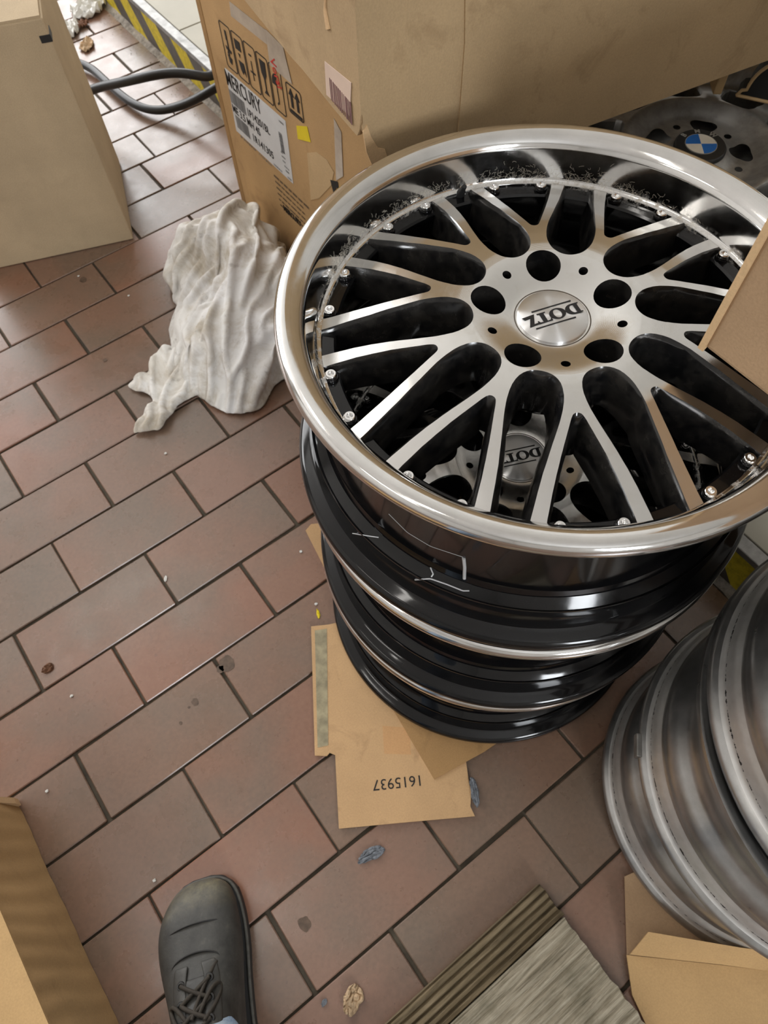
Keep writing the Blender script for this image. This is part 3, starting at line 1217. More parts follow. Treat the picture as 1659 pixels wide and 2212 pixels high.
def icon(px, py, w, h, marks, name='handling_icon'):
    g = .0018
    loops = [rr(w, h, .006), rr(w, h, .006, g)[::-1]]
    ic = shape2d(name, loops, MT['ink'], pmtx(px, py, .0008), pb, .0002)
    if marks:
        shape2d('pictogram', marks, MT['ink'], pmtx(px, py, .0008), ic, .0002)
    return ic


iw, ih = .0378, .080
m_hook = [[(.022, -.012), (.030, -.012), (.030, -.045), (.026, -.060), (.018, -.055), (.021, -.050), (.025, -.052), (.025, -.030), (.022, -.030)],
          [(.014, -.042), (.040, -.046), (.038, -.052), (.016, -.048)], [(.016, -.058), (.036, -.062), (.030, -.074), (.020, -.072)]]
m_stack = [[(.012, -.012), (.038, -.012), (.038, -.030), (.012, -.030)], [(.020, -.036), (.030, -.036), (.026, -.044)],
           [(.016, -.050), (.040, -.050), (.044, -.074), (.036, -.066), (.028, -.074), (.020, -.066)]]
m_thin = [[(.020, -.018), (.032, -.018), (.032, -.021), (.020, -.021)], [(.016, -.050), (.038, -.050), (.038, -.053), (.016, -.053)], [(.025, -.030), (.028, -.030), (.028, -.066), (.025, -.066)]]
m_glass = [[(.014, -.010), (.040, -.010), (.038, -.034), (.030, -.044), (.029, -.064), (.038, -.072), (.016, -.072), (.025, -.064), (.024, -.044), (.016, -.034)]]
m_umb = [[(.027, -.014)] + arc(.020, .022, .027, -.036, 0, PI, 10) + [(.025, -.036), (.025, -.066), (.018, -.070), (.020, -.074), (.028, -.068), (.028, -.036)]]
for i, (px, mk) in enumerate(((471, m_hook), (495, m_stack), (518, m_thin), (545, m_glass), (571, m_umb))):
    p0 = at_box(471, 40)
    y = p0[1] - .0402 * i
    # pixel is only used for the first icon; the rest follow at a fixed pitch
    g = .0018
    mtx = PBI @ frame_mtx((FX - .0008, y, p0[2]), (0, -1, 0), (0, 0, 1))
    ic = shape2d('handling_icon', [rr(iw, ih, .006), rr(iw, ih, .006, g)[::-1]], MT['ink'], mtx, pb, .0002)
    shape2d('pictogram', [[(q[0] * .70, q[1] * .93) for q in lp_] for lp_ in mk], MT['ink'], mtx, ic, .0002)
ar = [[(.014, -.050), (.014, -.024), (.008, -.024), (.018, -.008), (.028, -.024), (.022, -.024), (.022, -.050)],
      [(.036, -.050), (.036, -.024), (.030, -.024), (.040, -.008), (.050, -.024), (.044, -.024), (.044, -.050)],
      [(.006, -.056), (.052, -.056), (.052, -.062), (.006, -.062)]]
icon(616, 173, .046, .052, [[(q[0] * .79, q[1] * .79) for q in lp_] for lp_ in ar], 'this_way_up_icon')
quad_px('yellow_sticker', [(641, 271), (644, 300), (672, 307), (664, 273)], .0008, MT['yellow'], pb)
st = quad_px('clear_tape', [(574, 62), (584, 140), (632, 182), (612, 100)], .0011, MT['clear_tape'], pb)
text('marker_word', 'Vorsi', .024, MT['red'],
     PBI @ frame_mtx(at_box(588, 124, .0016), (0, -.30, -1), (0, -1, .30)), st, .9, .0002)
quad_px('clear_tape', [(496, 2), (574, 64), (578, 96), (500, 34)], .0010, MT['clear_tape'], pb)
quad_px('torn_patch', [(664, 330), (672, 432), (690, 428), (716, 400), (722, 372), (706, 344), (684, 328)], .0007, cardboard('peeled_patch', srgb(202, 172, 130), .2), pb)
quad_px('clear_tape', [(722, 255), (727, 390), (742, 380), (738, 285)], .0010, MT['clear_tape'], pb)
for row in range(6):
    p = at_box(592, 376)
    y0, z0 = p[1], p[2] - .013 * row
    verts, faces = [], []
    r = random.Random(row)
    y = y0 - .001 * row
    while y > y0 - .115 + .02 * r.random():
        w = r.uniform(.006, .022)
        b = len(verts)
        hh = .0035 if row else .0045
        verts += [tuple(PBI @ Vector((FX - .0009, yy, zz))) for yy, zz in ((y, z0), (y - w, z0), (y - w, z0 - hh), (y, z0 - hh))]
        faces.append((b, b + 1, b + 2, b + 3))
        y -= w + .004
    mesh_obj('small_print', verts, faces, MT['brown_print'], pb)
text('print_emblem', 'MERCURY', .018, MT['ink'], pmtx(613, 448, .0009), pb, .8, .0006)
quad_px('print_mark', [(714, 388), (722, 420), (728, 404), (734, 416), (730, 392)], .0009, MT['ink'], pb)

# ---- big carton resting on the printed carton and the silver wheels
ZB = .562
cor = at(790, 448, ZB)


def px_y(x, y, z):
    d = RC @ (np.array([x, y, z]) - CAM)
    return 1106.0 + F * d[1] / d[2]


ZL = ZB
while px_y(cor[0], cor[1], ZL) > 309.0:
    ZL += .001
aR, aL = math.radians(-9.74), math.radians(81.11)
dR, dL = Vector((math.cos(aR), math.sin(aR), 0)), Vector((math.cos(aL), math.sin(aL), 0))
bb = empty('big_carton', (cor[0], cor[1], ZB), (0, 0, aR))
tag(bb, 'big old tan carton with torn lower corner, across the top of the picture', 'box')
LR, LL, HB = .80, .62, .36
th = .006
# local frame: x along the near face, y along the left face (almost perpendicular), z up
zl = ZL - ZB
rj = random.Random(4)
pts = [(.024, .0), (LR, .0), (LR, HB), (0, HB), (.002, zl + .02)]
zz = zl + .016
x = .003
while zz > .004:
    pts.append((max(.0, x + rj.uniform(-.004, .005)), zz))
    zz -= rj.uniform(.006, .012)
    x += rj.uniform(.0005, .0035)
mx = frame_mtx((0, 0, 0), (1, 0, 0), (0, 0, 1))
prism('near_panel', [(p[0], p[1]) for p in pts], -th, 0, MT['box_big'], bb, mx)
# overlapping second layer from the crease onwards
prism('overlap_panel', [(.118, .0015), (LR - .01, .0015), (LR - .01, HB - .001), (.112, HB - .001), (.110, .25), (.118, .15)], 0, .0022, MT['box_big'], bb, mx)
ang = aL - aR
ml = frame_mtx((0, 0, 0), (math.cos(ang), math.sin(ang), 0), (0, 0, 1))
lp = [(0, HB), (LL, HB), (LL, zl - .002)]
x = LL
while x > .03:
    x -= rj.uniform(.02, .05)
    lp.append((max(.012, x), zl + rj.uniform(-.0015, .0015)))
lp += [(.006, zl + .010), (0.0, zl + .030)]
prism('left_panel', lp[::-1], 0, th, MT['box_big'], bb, ml)
prism('back_panel', [(0, .002), (LR, .002), (LR, HB), (0, HB)], 0, th, MT['box_big'], bb, frame_mtx((math.cos(ang) * LL, math.sin(ang) * LL, 0), (1, 0, 0), (0, 0, 1)))
prism('end_panel', [(0, 0), (LL, 0), (LL, HB), (0, HB)], -th, 0, MT['box_big'], bb, frame_mtx((LR, 0, 0), (math.cos(ang), math.sin(ang), 0), (0, 0, 1)))
cx_, cy_ = math.cos(ang) * LL, math.sin(ang) * LL
prism('bottom_panel', [(.36, .004), (LR, .004), (LR + cx_, cy_), (.36 + cx_, cy_)], 0, .005, MT['box_big'], bb)
prism('top_panel', [(0, 0), (LR, 0), (LR + cx_, cy_), (cx_, cy_)], HB, HB + .006, MT['box_big'], bb)
# torn layer and barcode sticker on the left face
prism('torn_layer', [(.001, zl + .012), (.006, zl + .018), (.010, zl + .004), (.018, zl - .012), (.026, zl - .016), (.030, zl - .030), (.020, zl - .055), (.010, zl - .03), (.004, zl - .012)], -.0005, .0012, MT['torn'], bb,
      frame_mtx((0, 0, 0), (1, 0, 0), (0, 0, 1)))
for fu, fz in ((.060, .085), (.072, .150), (.066, .215)):
    prism('torn_nick', [(fu, zl + fz), (fu + .006, zl + fz + .016), (fu + .003, zl + fz + .03), (fu + .010, zl + fz + .012), (fu + .008, zl + fz - .004)], -.0016, 0, MT['torn'], bb, ml)


def big_left(px, py):
    """pixel on the left face of the big carton -> (u, z) on it"""
    d = RC.T @ np.array([(px - 829.5) / F, (py - 1106.0) / F, 1.0])
    nrm = np.array([-math.sin(aL), math.cos(aL), 0])
    t = ((np.array(cor) - CAM) @ nrm) / (d @ nrm)
    p = CAM + t * d
    q = p - np.array(cor)
    return float(q[0] * dL[0] + q[1] * dL[1]), float(q[2])


sk = [big_left(x, y) for x, y in ((703, 132), (707, 204), (757, 250), (760, 178))]
stk = prism('barcode_sticker', sk, -.0012, -.0004, MT['pink_paper'], bb, ml)
u0, v0 = sk[0]
u1, v1 = sk[3]
w_ = abs(u1 - u0)
x = .15
r = random.Random(12)
k = 0
while x < .95:
    t = r.choice((.012, .02, .035))
    prism('barcode_bar', [(u0 + (u1 - u0) * x, v0 - .012), (u0 + (u1 - u0) * (x + t), v0 - .012), (u0 + (u1 - u0) * (x + t), v0 - .036), (u0 + (u1 - u0) * x, v0 - .036)],
          -.0016, -.0011, MT['plum_print'], stk, ml)
    x += t + r.choice((.02, .03, .045))

# ---- tan carton at upper left
P0 = at(289, 517, 0)
aF = math.radians(159.6)
lb = empty('tan_carton', (P0[0], P0[1], 0), (0, 0, aF))
tag(lb, 'plain tan carton standing on the floor tiles, at the upper left', 'box')
HLB, WLB, DLB = .465, .345, .287
# local x along the front (towards the left), -y towards the back
bm = box_bm(0, WLB, -DLB, 0, .001, HLB, .0025, 2)
bm_obj('carton_body', bm, MT['box_left'], lb)
prism('top_flap', [(.004, -.002), (WLB - .004, -.002), (WLB - .004, -.135), (.004, -.135)], HLB, HLB + .004, MT['box_left'], lb)
prism('top_flap', [(.004, -DLB + .002), (WLB - .004, -DLB + .002), (WLB - .004, -.139), (.004, -.139)], HLB, HLB + .004, MT['box_left'], lb)
box('strapping', -.0012, .018, -.030, .0012, HLB - .038, HLB - .026, MT['rubber'], lb, .0004, 1)

# ---- kraft carton at lower left
kb = empty('kraft_carton', (-.0985, -.49, 0))
tag(kb, 'low kraft carton with creased side in the lower left corner', 'box')
bm = bmesh.new()
ny, nz = 140, 8
HK = .185
for s_ in (0,):
    g = []
    for i in range(ny + 1):
        row_ = []
        for j in range(nz + 1):
            y = -i / ny * .55
            z = j / nz * HK
            dx = .004 * mnoise.noise(Vector((y * 9, z * 3, 1.5))) + (.0006 + .0014 * z / HK) * math.sin(y * 210 + 4 * mnoise.noise(Vector((y * 5, z * 8, 0)))) * (0.35 + .65 * abs(mnoise.noise(Vector((y * 4, 2, z)))))
            row_.append(bm.verts.new((dx - .012 * z, y, z + .001)))
        g.append(row_)
    for i in range(ny):
        for j in range(nz):
            bm.faces.new((g[i][j], g[i][j + 1], g[i + 1][j + 1], g[i + 1][j]))
bm_obj('side_panel', bm, MT['box_near'], kb, True)
box('carton_body', -.36, -.006, -.55, -.004, .001, HK - .004, MT['box_near'], kb, .002, 1)
prism('top_flap', [(.0015, -.006), (.0015, -.55), (-.175, -.55), (-.180, -.010)], HK - .001, HK + .003, MT['flap'] if False else MT['box_near'], kb)
prism('top_flap', [(-.36, -.006), (-.36, -.55), (-.186, -.55), (-.186, -.006)], HK - .001, HK + .003, MT['box_near'], kb)
# torn end of the side panel
prism('torn_end', [(-.008, .004), (.004, .003), (.005, .02), (.001, .05), (-.002, .09), (.0, .13), (-.008, .17), (-.012, .10)], -.004, .006, MT['torn'], kb,
      frame_mtx((0, .0, 0), (1, 0, 0), (0, 0, 1)))

# ---- carton reaching in from the right over the rim
rc = empty('overhanging_carton', (.7185, -.7625, .6720))
tag(rc, 'brown carton corner reaching in from the right over the polished rim', 'box')
bm = box_bm(0, .40, -.45, 0, 0, .15, .0035, 2)
bm_obj('carton_body', bm, MT['flap'], rc)
prism('frayed_corner', [(-.0012, -.004), (.004, .0015), (.005, .06), (.003, .149), (-.0012, .149), (-.0015, .06)], -.004, .0016, MT['torn'], rc,
      frame_mtx((0, 0, 0), (1, 0, 0), (0, 0, 1)))

# ---- cardboard sheets under the black stack
def sheet(name, px, z0, z1, mat, label):
    pts = [at(x, y, z1) for x, y in px]
    c = sum((Vector((p[0], p[1], 0)) for p in pts), Vector()) / len(pts)
    o = prism(name, [(p[0] - c[0], p[1] - c[1]) for p in pts], 0, z1 - z0, mat)
    o.location = (c[0], c[1], z0)
    tag(o, label, 'cardboard')
    return o, c


shC, _ = sheet('cardboard_sheet', [(660, 1146), (672, 1132), (692, 1130), (712, 1200), (900, 1180), (930, 1300), (760, 1350), (738, 1352), (722, 1290), (700, 1225)], .0004, .0024, MT['sheet'],
               'narrow torn cardboard strip showing left of the black wheel stack')
shA, cA = sheet('cardboard_sheet', [(672, 1353), (710, 1349), (735, 1343), (830, 1300), (1000, 1330), (1010, 1560), (1006, 1640), (1013, 1690), (1018, 1712), (1016, 1742), (1026, 1763), (880, 1776), (732, 1790), (724, 1631), (712, 1626), (706, 1633), (680, 1632)],
                .0026, .0050, MT['sheet'], 'light cardboard sheet printed 1615937 under the black wheel stack')
shB, _ = sheet('cardboard_sheet', [(830, 1500), (938, 1683), (1046, 1624), (1072, 1606), (1060, 1480), (960, 1430)], .0052, .0074, MT['sheet_grey'],
               'grubby folded cardboard piece between the wheel stack and the printed sheet')
p = at(914, 1684, .0051)
dx_ = (at(830, 1693, .0051) - p).normalized()
up_ = Vector((dx_[1], -dx_[0], 0))
up_ = Vector((-dx_[1], dx_[0], 0))
text('print_number', '1615937', .0215, MT['ink'], Matrix.Translation((-cA[0], -cA[1], -.0026)) @ frame_mtx((p[0], p[1], .0052), dx_, up_), shA, 1.0, 0.0, .0001)
gt = [at(x, y, .0052) for x, y in ((680, 1362), (706, 1358), (709, 1610), (686, 1615))]
prism('glue_strip', [(q[0] - cA[0], q[1] - cA[1]) for q in gt], .0024, .0029, simple('old_glue', srgb(150, 140, 112), 0.7, var=0.3, scale=80), shA)
ft_ = [at(x, y, .0052) for x, y in ((826, 1568), (884, 1572), (888, 1630), (830, 1628))]
prism('faint_patch', [(q[0] - cA[0], q[1] - cA[1]) for q in ft_], .0024, .0026, cardboard('rubbed_patch', srgb(198, 154, 108), .3), shA)

# ---- flattened carton under the grey stack
fc = empty('flattened_carton', (.56, -1.16, 0))
tag(fc, 'flattened kraft carton with a folded flap under the worn grey wheels', 'box')


def fpt(px, py, z):
    p = at(px, py, z)
    return Vector((p[0] - .56, p[1] + 1.16, z))


def patch(name, pts, mat, th=.003):
    """thin bent cardboard panel through 3-D points"""
    bm = bmesh.new()
    hi = [bm.verts.new(p) for p in pts]
    lo = [bm.verts.new(p - Vector((0, 0, th))) for p in pts]
    n = len(pts)
    f1 = bm.faces.new(hi)
    f2 = bm.faces.new(lo[::-1])
    for i in range(n):
        bm.faces.new((lo[i], lo[(i + 1) % n], hi[(i + 1) % n], hi[i]))
    bmesh.ops.triangulate(bm, faces=[f1, f2])
    return bm_obj(name, bm, mat, fc)


patch('base_panel', [fpt(1350, 1893, .006), fpt(1356, 2075, .006), fpt(1700, 2130, .006), fpt(1900, 1950, .006), fpt(1700, 1500, .006), fpt(1450, 1850, .006)], MT['flap'], .004)
patch('folded_strip', [fpt(1361, 2062, .012), fpt(1401, 2013, .045), fpt(1500, 2030, .047), fpt(1600, 2047, .046), fpt(1720, 2062, .045), fpt(1720, 2105, .014), fpt(1560, 2084, .014), fpt(1450, 2072, .013)], MT['box_near'], .003)
patch('outer_panel', [fpt(1354, 2063, .010), fpt(1450, 2073, .0115), fpt(1560, 2085, .0115), fpt(1740, 2106, .0115), fpt(1760, 2330, .008), fpt(1450, 2330, .008), fpt(1366, 2150, .009)], MT['box_near'], .003)

# ================================================================== WHITE RAG
n_ = N('soiled_white_cotton')
d1 = n_.noise(9, 6, 0.7, dist=0.5)
d2 = n_.noise(34, 6, 0.7)
col = n_.ramp(n_.noise(5, 3), [(0.3, srgb(232, 229, 222)), (0.7, srgb(242, 242, 244))])
col = n_.mix(n_.ramp(d1, [(0.42, 0.0), (0.62, 0.85)]), col, srgb(180, 168, 148))
col = n_.mix(n_.ramp(d2, [(0.58, 0.0), (0.74, 0.6)]), col, srgb(112, 100, 88))
n_.set('Base Color', col)
n_.set('Roughness', 0.9)
n_.set('Specular IOR Level', 0.15)
n_.bump(n_.noise(900, 2), 0.25, 0.0006)
MT['rag'] = n_.m


def spline_loop(pts, n):
    """closed Catmull-Rom loop through pts (Vector), n samples per piece"""
    out = []
    k = len(pts)
    for i in range(k):
        p0, p1, p2, p3 = pts[i - 1], pts[i], pts[(i + 1) % k], pts[(i + 2) % k]
        for j in range(n):
            t = j / n
            out.append(0.5 * ((2 * p1) + (p2 - p0) * t + (2 * p0 - 5 * p1 + 4 * p2 - p3) * t * t + (3 * p1 - p0 - 3 * p2 + p3) * t ** 3))
    return out


def ridge(v):
    return 1.0 - abs(mnoise.noise(v)) * 2.0


def folds(x, y):
    p = Vector((x, y, 0.0))
    w = Vector((mnoise.noise(p * 7 + Vector((3, 1, 4))), mnoise.noise(p * 7 + Vector((7, 2, 9))), 0)) * .055
    q = p + w
    # long folds fanning roughly along the pile, plus small crumples
    a = ridge(Vector((q.x * 13 - q.y * 7, q.y * 6 + q.x * 2, 0.3)))
    b = ridge(Vector((q.x * 9 + 5, q.y * 21 + 3, 1.7)))
    c = ridge(q * 34 + Vector((9, 9, 2)))
    e = mnoise.noise(q * 70)
    return .034 * max(-.5, a) + .022 * b + .009 * c + .0015 * e


def cloth_blob(bm, outline, center, hfun, rings=46, per=9):
    loop = spline_loop([Vector((p[0], p[1], 0)) for p in outline], per)
    n = len(loop)
    c = Vector((center[0], center[1], 0))
    grid = []
    for k in range(rings + 1):
        t = k / rings                  # 0 at rim, 1 at centre
        row_ = []
        for i in range(n):
            s = 1 - t
            p = c + (loop[i] - c) * s
            if k == 0:
                row_.append(bm.verts.new((p.x, p.y, .0006)))
            elif k == rings:
                row_.append(None)
            else:
                d = (loop[i] - p).length
                row_.append(bm.verts.new((p.x, p.y, hfun(p.x, p.y, d))))
        grid.append(row_)
    cv = bm.verts.new((c.x, c.y, hfun(c.x, c.y, .2)))
    for k in range(rings):
        for i in range(n):
            j = (i + 1) % n
            if k == rings - 1:
                bm.faces.new((grid[k][i], grid[k][j], cv))
            else:
                bm.faces.new((grid[k][i], grid[k][j], grid[k + 1][j], grid[k + 1][i]))


def P(px, py, z):
    v = at(px, py, z)
    return (min(v[0], FX - .006), v[1])


rag_out = [P(378, 655, .03), P(352, 572, .035), P(372, 520, .04), P(440, 446, .10), P(500, 408, .13), P(550, 398, .14), P(592, 428, .14), P(625, 475, .12),
           P(655, 500, .11), P(690, 600, .06), P(670, 720, .05), P(640, 800, .02), P(606, 812, .02), P(588, 838, .012), P(560, 884, .006), P(490, 893, .004),
           P(430, 858, .004), P(404, 842, .006), P(380, 800, .015), P(365, 740, .03), P(358, 690, .03)]
rag_c = P(520, 640, .12)


def rag_h(x, y, d):
    e = 1 - math.exp(-d / .030)
    lift = min(1.0, d / .025)
    base = .085 * e + .055 * (1 - math.exp(-(d / .10) ** 2))
    # higher towards the carton it leans on
    base *= 0.75 + 0.55 * max(0.0, min(1.0, (x - .56) / .22))
    return .004 + base + folds(x, y) * (0.25 + .75 * lift) * min(1, d / .012)




def buckle_cloth(outline, support, stretch, spacing, seed, iters=520, lid=.03, ax_dir=-.98):
    """a cloth larger than its footprint, laid over a heap and left to buckle into folds"""
    from mathutils.geometry import delaunay_2d_cdt
    loop = spline_loop([Vector((p[0], p[1], 0)) for p in outline], 6)
    # even boundary spacing
    pts, acc = [], 0.0
    for i in range(len(loop)):
        a_, b_ = loop[i], loop[(i + 1) % len(loop)]
        d_ = (b_ - a_).length
        while acc < d_:
            pts.append(a_ + (b_ - a_) * (acc / d_))
            acc += spacing
        acc -= d_
    nb = len(pts)
    poly = np.array([(p.x, p.y) for p in pts])
    x0_, y0_ = poly.min(0)
    x1_, y1_ = poly.max(0)
    rr_ = np.random.default_rng(seed)
    inner = []
    yy = y0_
    k = 0
    while yy < y1_:
        xx = x0_ + (spacing / 2 if k % 2 else 0)
        while xx < x1_:
            q = np.array((xx, yy)) + rr_.normal(0, spacing * .08, 2)
            # inside test
            xi, yi = poly[:, 0], poly[:, 1]
            xj, yj = np.roll(xi, 1), np.roll(yi, 1)
            c_ = ((yi > q[1]) != (yj > q[1])) & (q[0] < (xj - xi) * (q[1] - yi) / (yj - yi + 1e-12) + xi)
            if c_.sum() % 2 and np.min(np.hypot(xi - q[0], yi - q[1])) > spacing * .6:
                inner.append(Vector((q[0], q[1])))
            xx += spacing
        yy += spacing * .866
        k += 1
    co = [Vector((p.x, p.y)) for p in pts] + inner
    edges = [(i, (i + 1) % nb) for i in range(nb)]
    v2, e2, f2, _, _, _ = delaunay_2d_cdt(co, edges, [], 1, 1e-5)
    F_ = np.array([f for f in f2 if len(f) == 3])
    X = np.array([(v.x, v.y, 0.0) for v in v2])
    E_ = np.array(sorted({tuple(sorted((f[i], f[(i + 1) % 3]))) for f in F_ for i in range(3)}))
    # opposite vertices across each edge keep the bends soft
    opp = {}
    for f in F_:
        for i in range(3):
            opp.setdefault(tuple(sorted((f[i], f[(i + 1) % 3]))), []).append(f[(i + 2) % 3])
    B_ = np.array([o for o in opp.values() if len(o) == 2])
    bnd = np.zeros(len(X), bool)
    for e, o in opp.items():
        if len(o) == 1:
            bnd[list(e)] = True
    sc = np.array([1 + stretch * (1 + .8 * mnoise.noise(Vector((x * 11 + seed, y * 11, 3)))) for x, y, _ in X])
    home = X.copy()
    S = np.array([support(x, y) for x, y, _ in X])
    S[bnd] = .001
    XS = X.copy()
    XS[:, 2] = S
    def rest(C_):
        d = XS[C_[:, 1]] - XS[C_[:, 0]]
        l = np.linalg.norm(d, axis=1)
        mid_ = (X[C_[:, 0]] + X[C_[:, 1]]) / 2
        th = np.array([ax_dir + 1.1 * mnoise.noise(Vector((p[0] * 6, p[1] * 6, seed))) for p in mid_])
        cs = (d[:, 0] * np.cos(th) + d[:, 1] * np.sin(th)) / (np.hypot(d[:, 0], d[:, 1]) + 1e-9)
        return l * (1 + ((sc[C_[:, 0]] + sc[C_[:, 1]]) / 2 - 1) * (.12 + 1.25 * cs ** 2))

    L0, LB = rest(E_), rest(B_)
    def crease(x, y):
        p_ = Vector((x, y, 0))
        w_ = p_ + Vector((mnoise.noise(p_ * 9 + Vector((3, 1, seed))), mnoise.noise(p_ * 9 + Vector((7, 2, seed))), 0)) * .045
        return .5 + .5 * ridge(Vector(((w_.x * .55 - w_.y * .83) * 15, (w_.x * .83 + w_.y * .55) * 4, seed * .7)))
    lid0 = np.array([.010 + lid * max(0.0, .55 + .9 * mnoise.noise(Vector((x * 12, y * 12, seed + 4)))) for x, y, _ in X])
    X[:, 2] = S + lid0 * np.array([crease(x, y) for x, y, _ in X])
    Vv = np.zeros_like(X)
    n = len(X)
    deg = np.bincount(E_.ravel(), minlength=n).astype(float)
    degb = np.maximum(1, np.bincount(B_.ravel(), minlength=n)).astype(float)
    # support heap looked up on a grid so that the cloth may slide over it
    gx = np.linspace(x0_ - .05, x1_ + .05, 90)
    gy = np.linspace(y0_ - .05, y1_ + .05, 90)
    G = np.array([[support(x, y) for y in gy] for x in gx])

    def sup(P_):
        u = np.clip((P_[:, 0] - gx[0]) / (gx[1] - gx[0]), 0, 88.999)
        w = np.clip((P_[:, 1] - gy[0]) / (gy[1] - gy[0]), 0, 88.999)
        i, j = u.astype(int), w.astype(int)
        fu, fw = u - i, w - j
        return (G[i, j] * (1 - fu) * (1 - fw) + G[i + 1, j] * fu * (1 - fw) + G[i, j + 1] * (1 - fu) * fw + G[i + 1, j + 1] * fu * fw)

    def project(Q, C_, L_, k_, dg):
        d = Q[C_[:, 1]] - Q[C_[:, 0]]
        l = np.linalg.norm(d, axis=1) + 1e-9
        cc = (d * ((l - L_) / l * .5 * k_)[:, None])
        out_ = np.empty_like(Q)
        for a in range(3):
            out_[:, a] = np.bincount(C_[:, 0], cc[:, a], n) - np.bincount(C_[:, 1], cc[:, a], n)
        return Q + out_ / dg[:, None] * 1.7

    for it in range(iters):
        Vv *= .90
        Vv[:, 2] -= .00010
        Q = X + Vv
        for _ in range(3):
            Q = project(Q, E_, L0, 1.0, deg)
            Q = project(Q, B_, LB, .30, degb)
            Q[:, :2] += (home[:, :2] - Q[:, :2]) * .004
            Q[bnd, :2] = home[bnd, :2]
            sq = sup(Q)
            if it < iters * .86:
                Q[:, 2] = np.minimum(Q[:, 2], np.maximum(sq, .002) + lid0)
            Q[:, 2] = np.maximum(Q[:, 2], np.maximum(sq, .0012))
            Q[bnd, 2] = np.minimum(Q[bnd, 2], .006)
            Q[:, 0] = np.minimum(Q[:, 0], FX - .003)
        Vv = Q - X
        sp_v = np.linalg.norm(Vv, axis=1)
        Vv *= np.minimum(1, .004 / (sp_v + 1e-9))[:, None]
        X = X + Vv
    return X, F_


def heap(x, y):
    d = min_dist(x, y)
    if d <= 0:
        return 0.0
    return max(0.0, (rag_h0(x, y, d)))


def rag_h0(x, y, d):
    e = 1 - math.exp(-(d / .034) ** 1.3)
    base = .085 * e + .050 * (1 - math.exp(-(d / .10) ** 2))
    base *= 0.75 + 0.55 * max(0.0, min(1.0, (x - .56) / .22))
    return base + .040 * e * mnoise.noise(Vector((x * 13, y * 13, 5.2)))


_rp = np.array([(p.x, p.y) for p in spline_loop([Vector((p[0], p[1], 0)) for p in rag_out], 4)])


def min_dist(x, y):
    xi, yi = _rp[:, 0], _rp[:, 1]
    xj, yj = np.roll(xi, 1), np.roll(yi, 1)
    c_ = ((yi > y) != (yj > y)) & (x < (xj - xi) * (y - yi) / (yj - yi + 1e-12) + xi)
    d = float(np.min(np.hypot(xi - x, yi - y)))
    return d if c_.sum() % 2 else -d


tail = [P(430, 800, .02), P(372, 742, .02), P(338, 768, .012), P(318, 800, .01), P(278, 832, .004), P(292, 846, .004), P(318, 852, .004), P(334, 874, .004), P(312, 905, .003), P(291, 938, .002),
        P(345, 930, .003), P(372, 895, .004), P(410, 862, .005), P(450, 850, .006)]
_tp = [Vector((p[0], p[1], 0)) for p in tail]


def tail_heap(x, y):
    d = min((Vector((x, y, 0)) - q).length for q in _tp)
    return .016 * min(1.0, d / .02)


X_a, F_a = buckle_cloth(rag_out, heap, .42, .0050, 3, 420, .055)
X_b, F_b = buckle_cloth(tail, tail_heap, .40, .0042, 8, 260, .012)
X_b[:, 2] += .001
bm = bmesh.new()
for X_, F_ in ((X_a, F_a), (X_b, F_b)):
    vv = [bm.verts.new(tuple(map(float, p))) for p in X_]
    for f in F_:
        bm.faces.new([vv[i] for i in f])
bmesh.ops.smooth_vert(bm, verts=bm.verts, factor=0.4, use_axis_x=True, use_axis_y=True, use_axis_z=True)
rag = bm_obj('cleaning_rag', bm, MT['rag'], None, True)
m_ = rag.modifiers.new('sub', 'SUBSURF')
m_.levels = 1
m_.render_levels = 1
m_ = rag.modifiers.new('solid', 'SOLIDIFY')
m_.thickness = .0012
m_.offset = 1
tag(rag, 'crumpled soiled white cotton rag heaped against the printed carton', 'rag')

# ================================================================== HOSE
hp = [at(180, 130, .016), at(215, 163, .016), at(250, 196, .016), at(285, 224, .016), at(320, 238, .018), at(355, 239, .022), at(400, 226, .045), at(435, 208, .075), at(465, 190, .10)]
first = Vector((hp[0][0] - .12, hp[0][1] + .18, .014))
mid = [Vector((hp[-1][0] + .07, hp[-1][1] - .03, .125)), Vector((hp[-1][0] + .16, hp[-1][1] - .02, .135)), Vector((hp[-1][0] + .16, hp[-1][1] + .06, .150))]
hq = [at(465, 172, .135), at(430, 163, .150), at(385, 156, .158), at(340, 160, .155), at(290, 172, .140), at(245, 182, .118), at(200, 190, .09)]
tail_pts = [Vector((hq[-1][0] - .08, hq[-1][1] + .06, .05)), Vector((hq[-1][0] - .12, hq[-1][1] + .20, .016))]
hose = tube('rubber_hose', [first] + hp + mid + hq + tail_pts, .0105, simple('hose_rubber', (0.010, 0.010, 0.010), 0.42), None, res=6)
tag(hose, 'thick black rubber hose looping over the floor beside the striped step', 'hose')

# ================================================================== WEATHERED DECKING
n_ = N('weathered_wood')
v = n_.coords((3.0, 60, 60))
gr = n_.noise(4, 7, 0.65, v)
gr2 = n_.noise(7, 7, 0.75, v)
col = n_.ramp(gr, [(0.3, srgb(108, 98, 80)), (0.45, srgb(152, 142, 122)), (0.7, srgb(190, 180, 160))])
col = n_.mix(n_.ramp(gr2, [(0.50, 0.0), (0.68, 0.6)]), col, srgb(84, 78, 58))
alg = n_.noise(12, 5, 0.6)
col = n_.mix(n_.ramp(alg, [(0.55, 0.0), (0.74, 0.5)]), col, srgb(72, 68, 46))
n_.set('Base Color', col)
n_.set('Roughness', 0.92)
n_.bump(n_.math('ADD', gr, n_.math('MULTIPLY', gr2, .6)), 0.7, 0.0025)
MT['wood'] = n_.m
n_ = N('dark_weathered_wood')
v = n_.coords((3.0, 30, 30))
gr = n_.noise(5, 7, 0.65, v)
